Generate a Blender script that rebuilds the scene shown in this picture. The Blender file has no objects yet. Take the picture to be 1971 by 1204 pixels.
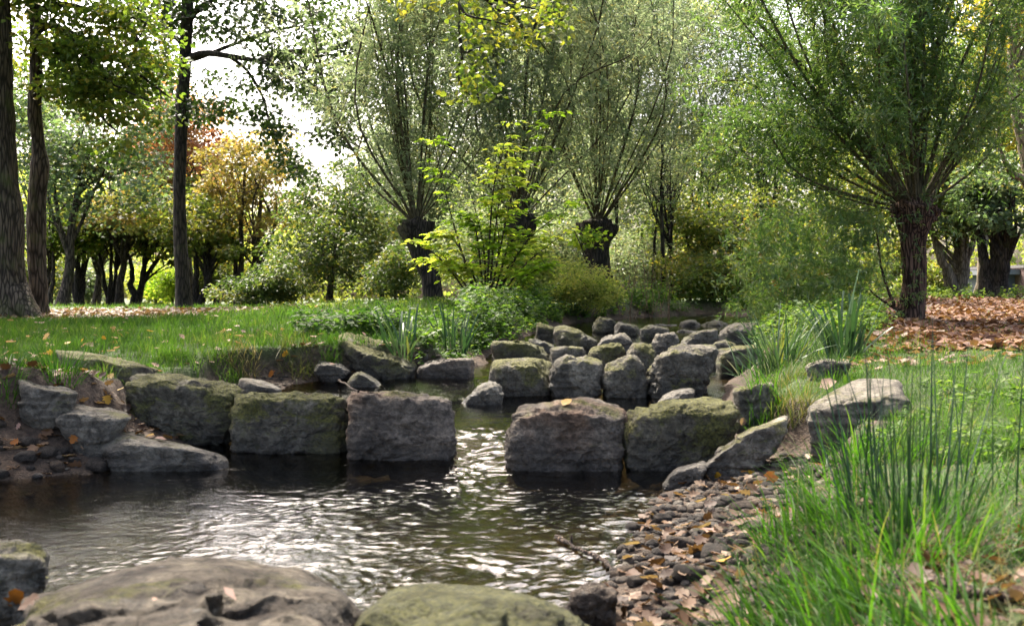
import bpy, bmesh, math, random
import numpy as np
from mathutils import Vector
from mathutils.bvhtree import BVHTree

scene = bpy.context.scene
COL = scene.collection
F, U0, V0, CAMZ = 2000.0, 985.5, 550.0, 1.2       # focal length (px), principal column, horizon row, camera height


def at(u, v, Y):
    return np.array([(u - U0) / F * Y, Y, CAMZ - (v - V0) / F * Y])


def xz(u, Y):
    return (u - U0) / F * Y


# ------------------------------------------------------------------ noise
_pr = np.random.RandomState(7)
_perm = np.concatenate([_pr.permutation(256)] * 3)
_grad = _pr.normal(size=(256, 3))
_grad /= np.linalg.norm(_grad, axis=1)[:, None]


def perlin(P):
    P = np.asarray(P, float)
    i = np.floor(P).astype(int)
    f = P - i
    i &= 255
    w = f * f * f * (f * (f * 6 - 15) + 10)
    out = 0
    for dx in (0, 1):
        wx = w[:, 0] if dx else 1 - w[:, 0]
        for dy in (0, 1):
            wy = w[:, 1] if dy else 1 - w[:, 1]
            for dz in (0, 1):
                wz = w[:, 2] if dz else 1 - w[:, 2]
                h = _perm[_perm[_perm[(i[:, 0] + dx) & 255] + ((i[:, 1] + dy) & 255)] + ((i[:, 2] + dz) & 255)]
                g = _grad[h]
                out = out + wx * wy * wz * (g[:, 0] * (f[:, 0] - dx) + g[:, 1] * (f[:, 1] - dy) + g[:, 2] * (f[:, 2] - dz))
    return out * 1.6


def fbm(P, octaves=4, gain=0.5):
    P = np.asarray(P, float)
    a, s, o = 1.0, 1.0, 0
    for k in range(octaves):
        o = o + a * perlin(P * s + 17.3 * k)
        a *= gain
        s *= 2.03
    return o


def n2(x, y, s=1.0, seed=0.0, octaves=3):
    x = np.asarray(x, float)
    y = np.asarray(y, float)
    return fbm(np.stack([x * s, y * s, np.full_like(x, seed)], -1).reshape(-1, 3), octaves).reshape(x.shape)


def smooth(t):
    t = np.clip(t, 0, 1)
    return t * t * (3 - 2 * t)


def unit(v):
    v = np.asarray(v, float)
    return v / np.maximum(np.linalg.norm(v, axis=-1, keepdims=True), 1e-9)


# ------------------------------------------------------------------ mesh building
class MB:
    def __init__(self):
        self.v, self.loops, self.sizes, self.t, self.n = [], [], [], [], 0

    def add(self, verts, faces, tint=0.5):
        """faces: (m,k) int array; tint: scalar or (m,)"""
        verts = np.asarray(verts, float).reshape(-1, 3)
        faces = np.asarray(faces, int)
        self.v.append(verts)
        self.loops.append((faces + self.n).ravel())
        self.sizes.append(np.full(len(faces), faces.shape[1]))
        self.t.append(np.broadcast_to(np.asarray(tint, float), (len(faces),)).copy())
        self.n += len(verts)

    def mesh(self, name, mat, smooth_=True):
        me = bpy.data.meshes.new(name)
        v = np.concatenate(self.v)
        lo = np.concatenate(self.loops)
        sz = np.concatenate(self.sizes)
        t = np.concatenate(self.t)
        me.vertices.add(len(v))
        me.vertices.foreach_set('co', v.astype(np.float32).ravel())
        me.loops.add(len(lo))
        me.loops.foreach_set('vertex_index', lo.astype(np.int32))
        me.polygons.add(len(sz))
        st = np.concatenate([[0], np.cumsum(sz)[:-1]])
        me.polygons.foreach_set('loop_start', st.astype(np.int32))
        me.polygons.foreach_set('loop_total', sz.astype(np.int32))
        me.polygons.foreach_set('use_smooth', np.full(len(sz), smooth_))
        a = me.attributes.new('tint', 'FLOAT', 'FACE')
        a.data.foreach_set('value', t.astype(np.float32))
        if mat:
            me.materials.append(mat)
        me.update(calc_edges=True)
        return me

    def build(self, name, mat, parent=None, smooth_=True):
        o = bpy.data.objects.new(name, self.mesh(name, mat, smooth_))
        COL.objects.link(o)
        if parent is not None:
            o.parent = parent
            o.matrix_parent_inverse = parent.matrix_world.inverted() if False else o.matrix_parent_inverse
        return o


def tag(o, label=None, cat=None, group=None, kind=None):
    if label: o['label'] = label
    if cat: o['category'] = cat
    if group: o['group'] = group
    if kind: o['kind'] = kind
    return o


def thing(name, label, cat, loc, group=None):
    o = bpy.data.objects.new(name, None)
    COL.objects.link(o)
    o.location = loc
    o.empty_display_size = 0.2
    return tag(o, label, cat, group)


def part(mb, name, mat, root, smooth_=True):
    """mb holds world coordinates; shift them to the root's frame"""
    loc = np.array(root.location)
    mb.v = [v - loc for v in mb.v]
    return mb.build(name, mat, root, smooth_)


def tube(mb, pts, rad, seg=8, tint=0.5, wob=0.0, seed=0, cap=True):
    pts = np.asarray(pts, float)
    n = len(pts)
    rad = np.broadcast_to(np.asarray(rad, float), (n,))
    T = np.gradient(pts, axis=0)
    T = unit(T)
    ref = np.array([0, 1, 0.0]) if abs(T[0][2]) > 0.6 else np.array([0, 0, 1.0])
    a = unit(np.cross(T, ref))
    b = np.cross(T, a)
    ang = np.linspace(0, 2 * math.pi, seg, endpoint=False)
    ring = np.cos(ang)[None, :, None] * a[:, None, :] + np.sin(ang)[None, :, None] * b[:, None, :]
    R = np.repeat(rad[:, None], seg, 1)
    V = pts[:, None, :] + ring * R[:, :, None]
    if wob:
        q = V.reshape(-1, 3)
        dv = fbm(q * np.array([5, 5, 1.6]) + seed, 3) * wob
        V = V + ring * (dv.reshape(n, seg) * R)[:, :, None]
    V = V.reshape(-1, 3)
    i = np.arange(n - 1)[:, None] * seg
    j = np.arange(seg)[None, :]
    k = (j + 1) % seg
    Fc = np.stack([i + j, i + k, i + seg + k, i + seg + j], -1).reshape(-1, 4)
    mb.add(V, Fc, tint)
    if cap:
        mb.add(V[-seg:], np.arange(seg)[None, :], tint)


def spline(P, n):
    """Catmull-Rom through P"""
    P = np.asarray(P, float)
    if len(P) == 2:
        return P[0] + (P[1] - P[0]) * np.linspace(0, 1, n)[:, None]
    Q = np.vstack([2 * P[0] - P[1], P, 2 * P[-1] - P[-2]])
    t = np.linspace(0, len(P) - 1 - 1e-6, n)
    i = t.astype(int)
    f = (t - i)[:, None]
    a, b, c, d = Q[i], Q[i + 1], Q[i + 2], Q[i + 3]
    return 0.5 * (2 * b + (c - a) * f + (2 * a - 5 * b + 4 * c - d) * f ** 2 + (3 * b - a - 3 * c + d) * f ** 3)


# leaf templates: x along the axis (0..1), y across (-.5..0.5), z along the normal
LEAF = (np.array([[0, 0, 0], [.42, .5, .06], [1, 0, -.06], [.42, -.5, .06]]), np.array([[0, 1, 2, 3]]))
LEAF6 = (np.array([[0, 0, 0], [.3, .48, .07], [.72, .34, .03], [1, 0, -.1], [.72, -.34, .03], [.3, -.48, .07], [.35, 0, 0], [.7, 0, -.03]]),
         np.array([[0, 6, 1, 1], [0, 5, 6, 6]]))
_l6v = np.array([[0, 0, 0], [.3, .48, .07], [.72, .34, .03], [1, 0, -.1], [.72, -.34, .03], [.3, -.48, .07], [.5, 0, -.01]])
LEAF6 = (_l6v, np.array([[0, 6, 1], [1, 6, 2], [2, 6, 3], [3, 6, 4], [4, 6, 5], [5, 6, 0]]))


def lobed():
    pr = [(0, 0), (.05, .18), (.12, .52), (.28, .34), (.48, .62), (.55, .3), (.78, .34), (1, 0)]
    up = [(x, y) for x, y in pr]
    ring = up + [(x, -y) for x, y in up[1:-1]][::-1]
    v = [(.42, 0, .0)]
    for k, (x, y) in enumerate(ring):
        z = .16 * abs(y) ** 1.0 + .10 * (x - .4) ** 2 * 2 + (.05 if k % 2 else -.03)
        v.append((x, y, z))
    m = len(ring)
    f = [[0, 1 + k, 1 + (k + 1) % m] for k in range(m)]
    return np.array(v), np.array(f)


LOBED = lobed()


def scatter(mb, tpl, P, D, N, L, W, tint):
    tv, tf = tpl
    P = np.asarray(P, float)
    n = len(P)
    if n == 0:
        return
    D = unit(D)
    S = unit(np.cross(N, D))
    N = np.cross(D, S)
    L = np.broadcast_to(L, (n,))
    W = np.broadcast_to(W, (n,))
    tint = np.broadcast_to(tint, (n,))
    V = (P[:, None, :] + tv[None, :, 0:1] * (D * L[:, None])[:, None, :]
         + tv[None, :, 1:2] * (S * W[:, None])[:, None, :] + tv[None, :, 2:3] * (N * L[:, None])[:, None, :])
    k = len(tv)
    Fc = tf[None] + (np.arange(n) * k)[:, None, None]
    mb.add(V.reshape(-1, 3), Fc.reshape(-1, tf.shape[1]), np.repeat(tint, len(tf)))


def blades(mb, B, az, lean, curve, L, W, tint, k=4, blunt=False, roll=None, rng=None):
    """strap leaves: base B, azimuth they lean to, initial lean, extra bend"""
    B = np.asarray(B, float)
    n = len(B)
    if n == 0:
        return
    az, lean, curve, L, W, tint = [np.broadcast_to(np.asarray(q, float), (n,)) for q in (az, lean, curve, L, W, tint)]
    h = np.stack([np.cos(az), np.sin(az), np.zeros(n)], -1)
    side = np.stack([-np.sin(az), np.cos(az), np.zeros(n)], -1)
    if roll is not None:
        r = np.broadcast_to(roll, (n,))[:, None]
        side = side * np.cos(r) + h * np.sin(r)
    p = B.copy()
    cols = []
    for j in range(k + 1):
        t = j / k
        th = lean + curve * t
        if j:
            p = p + (np.sin(th)[:, None] * h + np.cos(th)[:, None] * np.array([0, 0, 1.0])) * (L / k)[:, None]
        if blunt:
            w = 1.0 if t < .85 else 0.8
            w = w * (0.75 + .25 * math.sin(math.pi * min(t * 1.2, 1)))
        else:
            w = max((1 - t) ** 0.7, 0.03) * (0.75 + 0.25 * min(1, 4 * t))
        off = side * (W * w * .5)[:, None]
        cols.append(p - off)
        cols.append(p + off)
    V = np.stack(cols, 1)
    m = 2 * (k + 1)
    f = np.array([[2 * j, 2 * j + 1, 2 * j + 3, 2 * j + 2] for j in range(k)])
    Fc = f[None] + (np.arange(n) * m)[:, None, None]
    mb.add(V.reshape(-1, 3), Fc.reshape(-1, 4), np.repeat(tint, k))


# ------------------------------------------------------------------ materials
def newmat(name):
    m = bpy.data.materials.new(name)
    m.use_nodes = True
    nt = m.node_tree
    nt.nodes.clear()
    return m, nt, nt.nodes.new('ShaderNodeOutputMaterial')


def nd(nt, typ, **kw):
    n = nt.nodes.new(typ)
    for k, v in kw.items():
        if hasattr(n, k):
            setattr(n, k, v)
        else:
            n.inputs[k].default_value = v
    return n


def ramp(nt, fac, stops, interp='LINEAR'):
    r = nt.nodes.new('ShaderNodeValToRGB')
    r.color_ramp.interpolation = interp
    e = r.color_ramp.elements
    while len(e) < len(stops):
        e.new(0.5)
    for q, (p, c) in zip(e, stops):
        q.position = p
        q.color = (*c, 1) if len(c) == 3 else c
    nt.links.new(fac, r.inputs[0])
    return r.outputs[0]


def mixc(nt, fac, a, b, mode='MIX'):
    m = nt.nodes.new('ShaderNodeMix')
    m.data_type = 'RGBA'
    m.blend_type = mode
    for s, q in ((m.inputs[0], fac), (m.inputs[6], a), (m.inputs[7], b)):
        if isinstance(q, (float, int)):
            s.default_value = q
        elif isinstance(q, tuple):
            s.default_value = (*q, 1)
        else:
            nt.links.new(q, s)
    return m.outputs[2]


def mth(nt, op, a, b=None, clamp=False):
    m = nt.nodes.new('ShaderNodeMath')
    m.operation = op
    m.use_clamp = clamp
    for s, q in ((m.inputs[0], a), (m.inputs[1], b)):
        if q is None: continue
        if isinstance(q, (float, int)):
            s.default_value = q
        else:
            nt.links.new(q, s)
    return m.outputs[0]


def noise(nt, scale, detail=4, vec=None, rough=0.55, dist=0.0):
    n = nd(nt, 'ShaderNodeTexNoise')
    n.inputs['Scale'].default_value = scale
    n.inputs['Detail'].default_value = detail
    n.inputs['Roughness'].default_value = rough
    n.inputs['Distortion'].default_value = dist
    if vec is not None:
        nt.links.new(vec, n.inputs['Vector'])
    return n.outputs['Fac']


def bump(nt, h, strength, dist, prev=None):
    b = nd(nt, 'ShaderNodeBump')
    b.inputs['Strength'].default_value = strength
    b.inputs['Distance'].default_value = dist
    nt.links.new(h, b.inputs['Height'])
    if prev is not None:
        nt.links.new(prev, b.inputs['Normal'])
    return b.outputs[0]


def leaf_mat(name, cols, trans=0.45, rough=0.45, tcol=1.6, spec=0.25, tb=.55):
    m, nt, out = newmat(name)
    a = nd(nt, 'ShaderNodeAttribute', attribute_name='tint')
    n = len(cols)
    c = ramp(nt, a.outputs['Fac'], [(k / max(n - 1, 1), q) for k, q in enumerate(cols)])
    p = nd(nt, 'ShaderNodeBsdfPrincipled')
    nt.links.new(c, p.inputs['Base Color'])
    p.inputs['Roughness'].default_value = rough
    p.inputs['Specular IOR Level'].default_value = spec
    t = nd(nt, 'ShaderNodeBsdfTranslucent')
    g = mixc(nt, 1.0, c, (tcol, tcol * 1.02, tcol * tb), 'MULTIPLY')
    nt.links.new(g, t.inputs['Color'])
    mx = nd(nt, 'ShaderNodeMixShader')
    mx.inputs[0].default_value = trans
    nt.links.new(p.outputs[0], mx.inputs[1])
    nt.links.new(t.outputs[0], mx.inputs[2])
    nt.links.new(mx.outputs[0], out.inputs[0])
    return m


def rock_mat(name, c1, c2, moss=0.5, mosscol=((.026, .029, .007), (.115, .11, .02)), warm=None, stones=False):
    m, nt, out = newmat(name)
    tc = nd(nt, 'ShaderNodeTexCoord')
    oi = nd(nt, 'ShaderNodeObjectInfo')
    add = nd(nt, 'ShaderNodeVectorMath', operation='ADD')
    nt.links.new(tc.outputs['Object'], add.inputs[0])
    sc = nd(nt, 'ShaderNodeVectorMath', operation='SCALE')
    sc.inputs[0].default_value = (37, 11, 23)
    nt.links.new(oi.outputs['Random'], sc.inputs['Scale'])
    nt.links.new(sc.outputs[0], add.inputs[1])
    v = add.outputs[0]
    n1 = noise(nt, 2.6, 7, v, .62, .4)
    n3 = noise(nt, 38, 5, v, .65)
    n4 = noise(nt, 150, 3, v, .6)
    st = nd(nt, 'ShaderNodeMapping')
    st.inputs['Scale'].default_value = (1.5, 1.5, 13)
    nt.links.new(v, st.inputs['Vector'])
    n5 = noise(nt, 2.2, 5, st.outputs[0], .6, .3)
    base = mixc(nt, ramp(nt, n1, [(.34, (0, 0, 0)), (.66, (1, 1, 1))]), c1, c2)
    if warm:
        w = ramp(nt, noise(nt, 1.7, 3, v), [(.5, (0, 0, 0)), (.68, (1, 1, 1))])
        base = mixc(nt, w, base, warm)
    base = mixc(nt, .55, base, ramp(nt, n5, [(.3, (.35, .33, .31)), (.7, (1.3, 1.26, 1.18))]), 'MULTIPLY')
    n2_ = noise(nt, 8.5, 6, v, .66, .8)
    base = mixc(nt, .85, base, ramp(nt, n2_, [(.34, (.38, .36, .33)), (.62, (1.45, 1.42, 1.34))]), 'MULTIPLY')
    base = mixc(nt, .8, base, ramp(nt, n3, [(.3, (.35, .35, .35)), (.7, (1.5, 1.5, 1.5))]), 'MULTIPLY')
    ti = nd(nt, 'ShaderNodeAttribute', attribute_name='tint')
    if stones:
        base = mixc(nt, 1.0, base, ramp(nt, ti.outputs['Fac'], [(0, (.5, .45, .42)), (.35, (1, .95, .9)), (.6, (1.5, 1.2, .95)), (.8, (1.35, 1.35, 1.35)), (1, (2.6, 2.5, 2.3))]), 'MULTIPLY')
    # pale lichen spots
    vo = nd(nt, 'ShaderNodeTexVoronoi')
    vo.inputs['Scale'].default_value = 13
    nt.links.new(v, vo.inputs['Vector'])
    li = mth(nt, 'MULTIPLY', ramp(nt, vo.outputs['Distance'], [(.08, (1, 1, 1)), (.2, (0, 0, 0))]), ramp(nt, noise(nt, 3.1, 2, v), [(.52, (0, 0, 0)), (.66, (1, 1, 1))]))
    base = mixc(nt, mth(nt, 'MULTIPLY', li, .55), base, (.2, .2, .175))
    # moss: grows on faces that look up, broken by noise
    ge = nd(nt, 'ShaderNodeNewGeometry')
    sx = nd(nt, 'ShaderNodeSeparateXYZ')
    nt.links.new(ge.outputs['Normal'], sx.inputs[0])
    up = mth(nt, 'ADD', mth(nt, 'MULTIPLY', sx.outputs[2], .22), mth(nt, 'ADD', mth(nt, 'MULTIPLY', noise(nt, 2.3, 7, v, .66, .6), 1.75), moss - 1.31))
    mf = ramp(nt, up, [(.06, (0, 0, 0)), (.24, (1, 1, 1))])
    mc = mixc(nt, ramp(nt, noise(nt, 60, 4, v), [(.35, (0, 0, 0)), (.65, (1, 1, 1))]), mosscol[0], mosscol[1])
    base = mixc(nt, mth(nt, 'MULTIPLY', mf, .88), base, mc)
    # wet band above the water line
    wa = nd(nt, 'ShaderNodeAttribute', attribute_name='wet')
    wf = wa.outputs['Fac']
    base = mixc(nt, mth(nt, 'MULTIPLY', wf, .62), base, (.018, .016, .013))
    p = nd(nt, 'ShaderNodeBsdfPrincipled')
    nt.links.new(base, p.inputs['Base Color'])
    nt.links.new(mth(nt, 'SUBTRACT', .9, mth(nt, 'MULTIPLY', wf, .5)), p.inputs['Roughness'])
    p.inputs['Specular IOR Level'].default_value = .3
    b = bump(nt, n2_, .7, .08)
    b = bump(nt, n5, .6, .05, b)
    b = bump(nt, n3, .9, .05, b)
    b = bump(nt, n4, .8, .012, b)
    nt.links.new(b, p.inputs['Normal'])
    nt.links.new(p.outputs[0], out.inputs[0])
    return m


def bark_mat(name, c1, c2, scale=10, stretch=.12, strength=1.0, moss=0.0, dist=.03):
    m, nt, out = newmat(name)
    tc = nd(nt, 'ShaderNodeTexCoord')
    mp = nd(nt, 'ShaderNodeMapping')
    mp.inputs['Scale'].default_value = (1, 1, stretch)
    nt.links.new(tc.outputs['Object'], mp.inputs['Vector'])
    a = noise(nt, scale, 5, mp.outputs[0], .65, .6)
    vo = nd(nt, 'ShaderNodeTexVoronoi', feature='DISTANCE_TO_EDGE')
    vo.inputs['Scale'].default_value = scale * 1.5
    nt.links.new(mp.outputs[0], vo.inputs['Vector'])
    b2 = noise(nt, 3, 5, tc.outputs['Object'])
    f = mth(nt, 'MULTIPLY', ramp(nt, vo.outputs['Distance'], [(0, (.1, .1, .1)), (.22, (1, 1, 1))]), a)
    c = mixc(nt, ramp(nt, f, [(.12, (0, 0, 0)), (.6, (1, 1, 1))]), c1, c2)
    c = mixc(nt, .6, c, ramp(nt, b2, [(.3, (.55, .55, .55)), (.7, (1.25, 1.22, 1.15))]), 'MULTIPLY')
    if moss:
        mf = ramp(nt, noise(nt, 2.2, 5, tc.outputs['Object']), [(.62 - .25 * moss, (0, 0, 0)), (.8 - .2 * moss, (1, 1, 1))])
        c = mixc(nt, mth(nt, 'MULTIPLY', mf, .7), c, (.075, .085, .025))
    p = nd(nt, 'ShaderNodeBsdfPrincipled')
    nt.links.new(c, p.inputs['Base Color'])
    p.inputs['Roughness'].default_value = .9
    p.inputs['Specular IOR Level'].default_value = .2
    nt.links.new(bump(nt, f, strength, dist), p.inputs['Normal'])
    nt.links.new(p.outputs[0], out.inputs[0])
    return m


def plain_mat(name, c, rough=.8, n=0.0, scale=8, b=0.0):
    m, nt, out = newmat(name)
    p = nd(nt, 'ShaderNodeBsdfPrincipled')
    tc = nd(nt, 'ShaderNodeTexCoord')
    f = noise(nt, scale, 5, tc.outputs['Object'])
    cc = mixc(nt, 1.0, c, ramp(nt, f, [(.3, (1 - n,) * 3), (.7, (1 + n,) * 3)]), 'MULTIPLY')
    nt.links.new(cc, p.inputs['Base Color'])
    p.inputs['Roughness'].default_value = rough
    if b:
        nt.links.new(bump(nt, f, b, .02), p.inputs['Normal'])
    nt.links.new(p.outputs[0], out.inputs[0])
    return m


M = {}
M['rock'] = rock_mat('sandstone_grey', (.062, .058, .048), (.20, .187, .155), .40)
M['rock_moss'] = rock_mat('sandstone_mossy', (.053, .049, .038), (.16, .147, .115), .56)
M['rock_moss_dark'] = rock_mat('sandstone_dark_moss', (.034, .031, .023), (.10, .09, .068), .60, mosscol=((.018, .021, .006), (.072, .072, .017)))
M['rock_flat'] = rock_mat('sandstone_flat_top', (.036, .030, .023), (.125, .108, .082), .24)
M['rock_brown'] = rock_mat('sandstone_brown', (.062, .053, .044), (.185, .158, .13), .30, warm=(.17, .105, .066))
M['rock_pale'] = rock_mat('slab_grey', (.085, .077, .063), (.215, .20, .168), .25)
M['cobble'] = rock_mat('cobble_stone', (.028, .026, .024), (.09, .081, .071), .1, stones=True)
M['bark'] = bark_mat('bark_brown', (.022, .017, .012), (.13, .10, .072), 11, .14, 1, .35)
M['bark_dark'] = bark_mat('bark_dark', (.012, .010, .008), (.062, .05, .038), 12, .14, 1, .2)
M['bark_willow'] = bark_mat('bark_willow', (.018, .009, .006), (.17, .10, .066), 16, .10, 1, 0, .06)
M['bark_pale'] = bark_mat('bark_pale', (.08, .065, .045), (.24, .20, .145), 9, .2, .7, .2)
M['rod'] = bark_mat('willow_rod_bark', (.045, .038, .02), (.12, .10, .055), 20, .1, .4)
M['twig'] = bark_mat('twig_bark', (.02, .015, .011), (.085, .06, .045), 30, .15, .8)

M['willow'] = leaf_mat('willow_leaf', [(.042, .085, .016), (.066, .12, .026), (.105, .15, .055), (.15, .16, .03)], .48, .36, 1.8, .5)
M['willow_grey'] = leaf_mat('grey_willow_leaf', [(.06, .09, .038), (.095, .13, .058), (.145, .17, .095), (.18, .16, .045)], .5, .42, 1.8, .4, .75)
M['willow_pale'] = leaf_mat('pale_willow_leaf', [(.075, .11, .05), (.12, .155, .08), (.18, .205, .13), (.20, .18, .06)], .58, .42, 2.0, .4, .8)
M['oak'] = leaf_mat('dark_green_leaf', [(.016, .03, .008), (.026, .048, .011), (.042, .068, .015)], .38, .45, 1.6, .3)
M['yellowgreen'] = leaf_mat('yellow_green_leaf', [(.03, .06, .011), (.058, .095, .016), (.095, .125, .02), (.15, .125, .022)], .55, .45, 1.8)
M['yellow'] = leaf_mat('yellow_leaf', [(.085, .10, .014), (.16, .15, .018), (.22, .18, .025), (.16, .10, .02)], .55, .45, 1.8)
M['bough'] = leaf_mat('bough_leaf', [(.045, .08, .012), (.085, .115, .017), (.14, .145, .022), (.19, .16, .03)], .5, .45, 1.7)
M['bluegreen'] = leaf_mat('blue_green_leaf', [(.045, .078, .036), (.07, .11, .056), (.10, .14, .075), (.17, .14, .03)], .5, .45, 1.7)
M['green'] = leaf_mat('mid_green_leaf', [(.05, .08, .016), (.08, .11, .024), (.13, .14, .032), (.20, .15, .03)], .52, .45, 1.8)
M['darkyellow'] = leaf_mat('hornbeam_leaf', [(.028, .052, .014), (.045, .076, .02), (.075, .10, .026), (.17, .15, .03)], .42, .5, 1.6)
M['red'] = leaf_mat('red_maple_leaf', [(.16, .06, .035), (.24, .10, .06), (.28, .15, .07), (.15, .11, .035)], .52, .45, 1.6)
M['orange'] = leaf_mat('orange_leaf', [(.12, .13, .035), (.19, .155, .045), (.22, .15, .055), (.24, .19, .06)], .45, .45, 1.5)
M['sapling'] = leaf_mat('sapling_leaf', [(.09, .16, .014), (.15, .23, .022), (.22, .28, .035), (.30, .30, .06)], .62, .4, 2.2)
M['nettle'] = leaf_mat('herb_leaf', [(.020, .050, .010), (.038, .08, .014), (.07, .12, .02), (.12, .155, .03)], .48, .6, 1.7, .2)
M['bush'] = leaf_mat('fine_bush_leaf', [(.09, .13, .024), (.15, .185, .04), (.23, .24, .075), (.25, .22, .06)], .6, .5, 1.9)
M['bramble'] = leaf_mat('bramble_leaf', [(.16, .05, .02), (.09, .11, .02), (.13, .15, .03), (.2, .17, .03)], .5, .5, 1.6)
M['grass'] = leaf_mat('grass_blade', [(.016, .040, .005), (.026, .064, .008), (.044, .09, .012), (.09, .10, .03)], .48, .6, 1.7, .12)
M['grass_fg'] = leaf_mat('grass_blade_bright', [(.011, .034, .003), (.022, .068, .005), (.042, .105, .009), (.10, .105, .03)], .48, .5, 1.55, .15)
M['drygrass'] = leaf_mat('dry_grass_blade', [(.035, .055, .012), (.065, .075, .022), (.13, .105, .05), (.17, .135, .075)], .4, .6, 1.4)
M['iris'] = leaf_mat('iris_blade', [(.014, .036, .014), (.026, .058, .024), (.05, .085, .04), (.12, .12, .025)], .25, .45, 1.5, .25)
M['rush'] = leaf_mat('rush_stem', [(.008, .026, .009), (.014, .038, .014), (.026, .055, .02)], .1, .4, 1.3, .4)
M['dead'] = leaf_mat('dead_leaf', [(.028, .014, .008), (.055, .028, .014), (.095, .050, .025), (.14, .085, .048), (.20, .14, .09)], .28, .6, 1.3, .3)
M['litter'] = leaf_mat('leaf_litter', [(.04, .017, .009), (.075, .031, .015), (.115, .05, .024), (.16, .075, .034), (.25, .15, .095)], .22, .65, 1.2, .25)
M['leafyellow'] = leaf_mat('fallen_yellow_leaf', [(.24, .13, .015), (.32, .18, .02), (.36, .25, .08)], .3, .55, 1.2)
M['leaforange'] = leaf_mat('fallen_orange_leaf', [(.19, .055, .009), (.25, .088, .014), (.29, .12, .03)], .3, .55, 1.2)
M['leafpink'] = leaf_mat('fallen_beige_leaf', [(.20, .115, .08), (.26, .16, .12), (.32, .23, .17)], .3, .6, 1.2)


# ------------------------------------------------------------------ terrain
_ly = np.array([-20, 0, 4, 5.5, 6.3, 6.8, 7.1, 7.6, 8.2, 9.0, 10.4, 10.8, 11.2, 12, 14, 16, 18, 20, 23, 26, 30, 60.])
_lx = np.array([-5.4, -5, -4.6, -3.9, -3.25, -2.55, -2.2, -2.3, -2.5, -2.5, -2.2, -1.5, -.55, -.35, 0, .5, 1.0, 2.5, 4.7, 8, 14, 60.])
_ry = np.array([-20, 0, 2.5, 3.67, 4.53, 5.2, 6.15, 6.7, 7.4, 8.5, 9.9, 11, 13, 15, 18, 20, 22, 24, 26, 30, 60.])
_rx = np.array([-.3, 0, .16, .26, .48, .64, .9, 1.2, 1.5, 1.75, 2.0, 2.35, 3.0, 3.6, 4.3, 4.5, 4.4, 4.3, 4.1, 4, 4.])


def wlevel(y):
    return np.interp(y, [-20, 6.75, 7.0, 7.9, 9.8, 10.6, 12.2, 13.2, 15.5, 20, 60], [0, 0, .03, .12, .12, .24, .30, .40, .50, .6, .6])


def lawn(x, y):
    x = np.asarray(x, float); y = np.asarray(y, float)
    left = np.interp(y, [-20, 5, 9, 13, 19, 26, 36, 42, 60, 100, 500], [.6, .6, .58, .58, .6, .66, .5, .38, .05, -.75, -6])
    mound = .30 * np.exp(-((x + 1.6) / 3.4) ** 2 - ((y - 19) / 4.5) ** 2)
    right = np.interp(y, [-20, 3, 6, 9, 16, 30, 36, 60, 100, 500], [.42, .47, .55, .58, .62, .9, .85, .5, -.5, -6])
    s = smooth((x - (np.interp(y, _ly, _lx) + np.interp(y, _ry, _rx)) / 2 + 1) / 2)
    return left * (1 - s) + right * s + mound


def ground(x, y):
    x = np.asarray(x, float); y = np.asarray(y, float)
    xl, xr, wl = np.interp(y, _ly, _lx), np.interp(y, _ry, _rx), wlevel(y)
    wob = .07 * n2(x, y, 1.1, 3.3)
    dr, dl = x - xr + wob, xl - x + wob
    d = np.maximum(dr, dl)
    isr = dr > dl
    # beach and bank profile on either side
    wb = np.where(isr, np.interp(y, [0, 2.5, 4, 5, 6, 6.6, 7.2, 9, 30], [.5, .5, .5, .7, 1.0, .75, .15, .15, .1]),
                  np.interp(y, [0, 6.2, 7.0, 7.4, 8.5, 10.6, 11, 30], [1.0, .9, .7, .35, .55, .5, .12, .1]))
    hb = np.where(isr, np.interp(y, [0, 4, 6.5, 7, 30], [.16, .13, .14, .10, .05]), np.interp(y, [0, 7, 8, 10.6, 30], [.24, .24, .07, .07, .04]))
    wk = np.where(isr, np.interp(y, [0, 4, 6, 7, 10, 30], [.6, .5, .22, .4, .5, .3]), np.interp(y, [0, 7, 8.2, 10.6, 12, 30], [.8, .7, .16, .2, .4, .5]))
    ht = np.where(isr, np.interp(y, [0, 6, 30], [.30, .26, .18]), np.interp(y, [0, 7, 8, 11, 30], [.42, .42, .25, .25, .22]))
    Lz = lawn(x, y)
    z = wl + hb * np.clip(d / wb, 0, 1) + ht * smooth((d - wb) / wk)
    far = smooth((d - wb - wk) / 2.2)
    z = np.where(d > 0, z * (1 - far) + Lz * far, wl - .26 * smooth(-d / .7) - .02)
    z = z + .035 * n2(x, y, .9, 1.0) * smooth(d + .3) + .016 * n2(x, y, 4.5, 2.0, 3)
    return z


def grow_axis(lo, hi, dense_lo, dense_hi, step, g=1.09):
    c = list(np.arange(dense_lo, dense_hi, step))
    s, p = step, dense_hi
    while p < hi:
        c.append(p); s *= g; p += s
    c.append(hi)
    s, p = step, dense_lo - step
    b = []
    while p > lo:
        b.append(p); s *= g; p -= s
    b.append(lo)
    return np.array(b[::-1] + c)


gx = grow_axis(-420, 420, -4.8, 4.5, .045)
gy = grow_axis(-60, 600, 1.2, 13.5, .045)
GX, GY = np.meshgrid(gx, gy)
GZ = ground(GX, GY)
nx, ny = len(gx), len(gy)
gv = np.stack([GX, GY, GZ], -1).reshape(-1, 3)
ii = (np.arange(ny - 1)[:, None] * nx + np.arange(nx - 1)[None, :]).ravel()
gf = np.stack([ii, ii + 1, ii + nx + 1, ii + nx], -1)


def bank_d(x, y):
    xl, xr = np.interp(y, _ly, _lx), np.interp(y, _ry, _rx)
    wob = .07 * n2(x, y, 1.1, 3.3)
    return np.maximum(x - xr, xl - x) + wob, (x - xr) > (xl - x)


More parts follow.
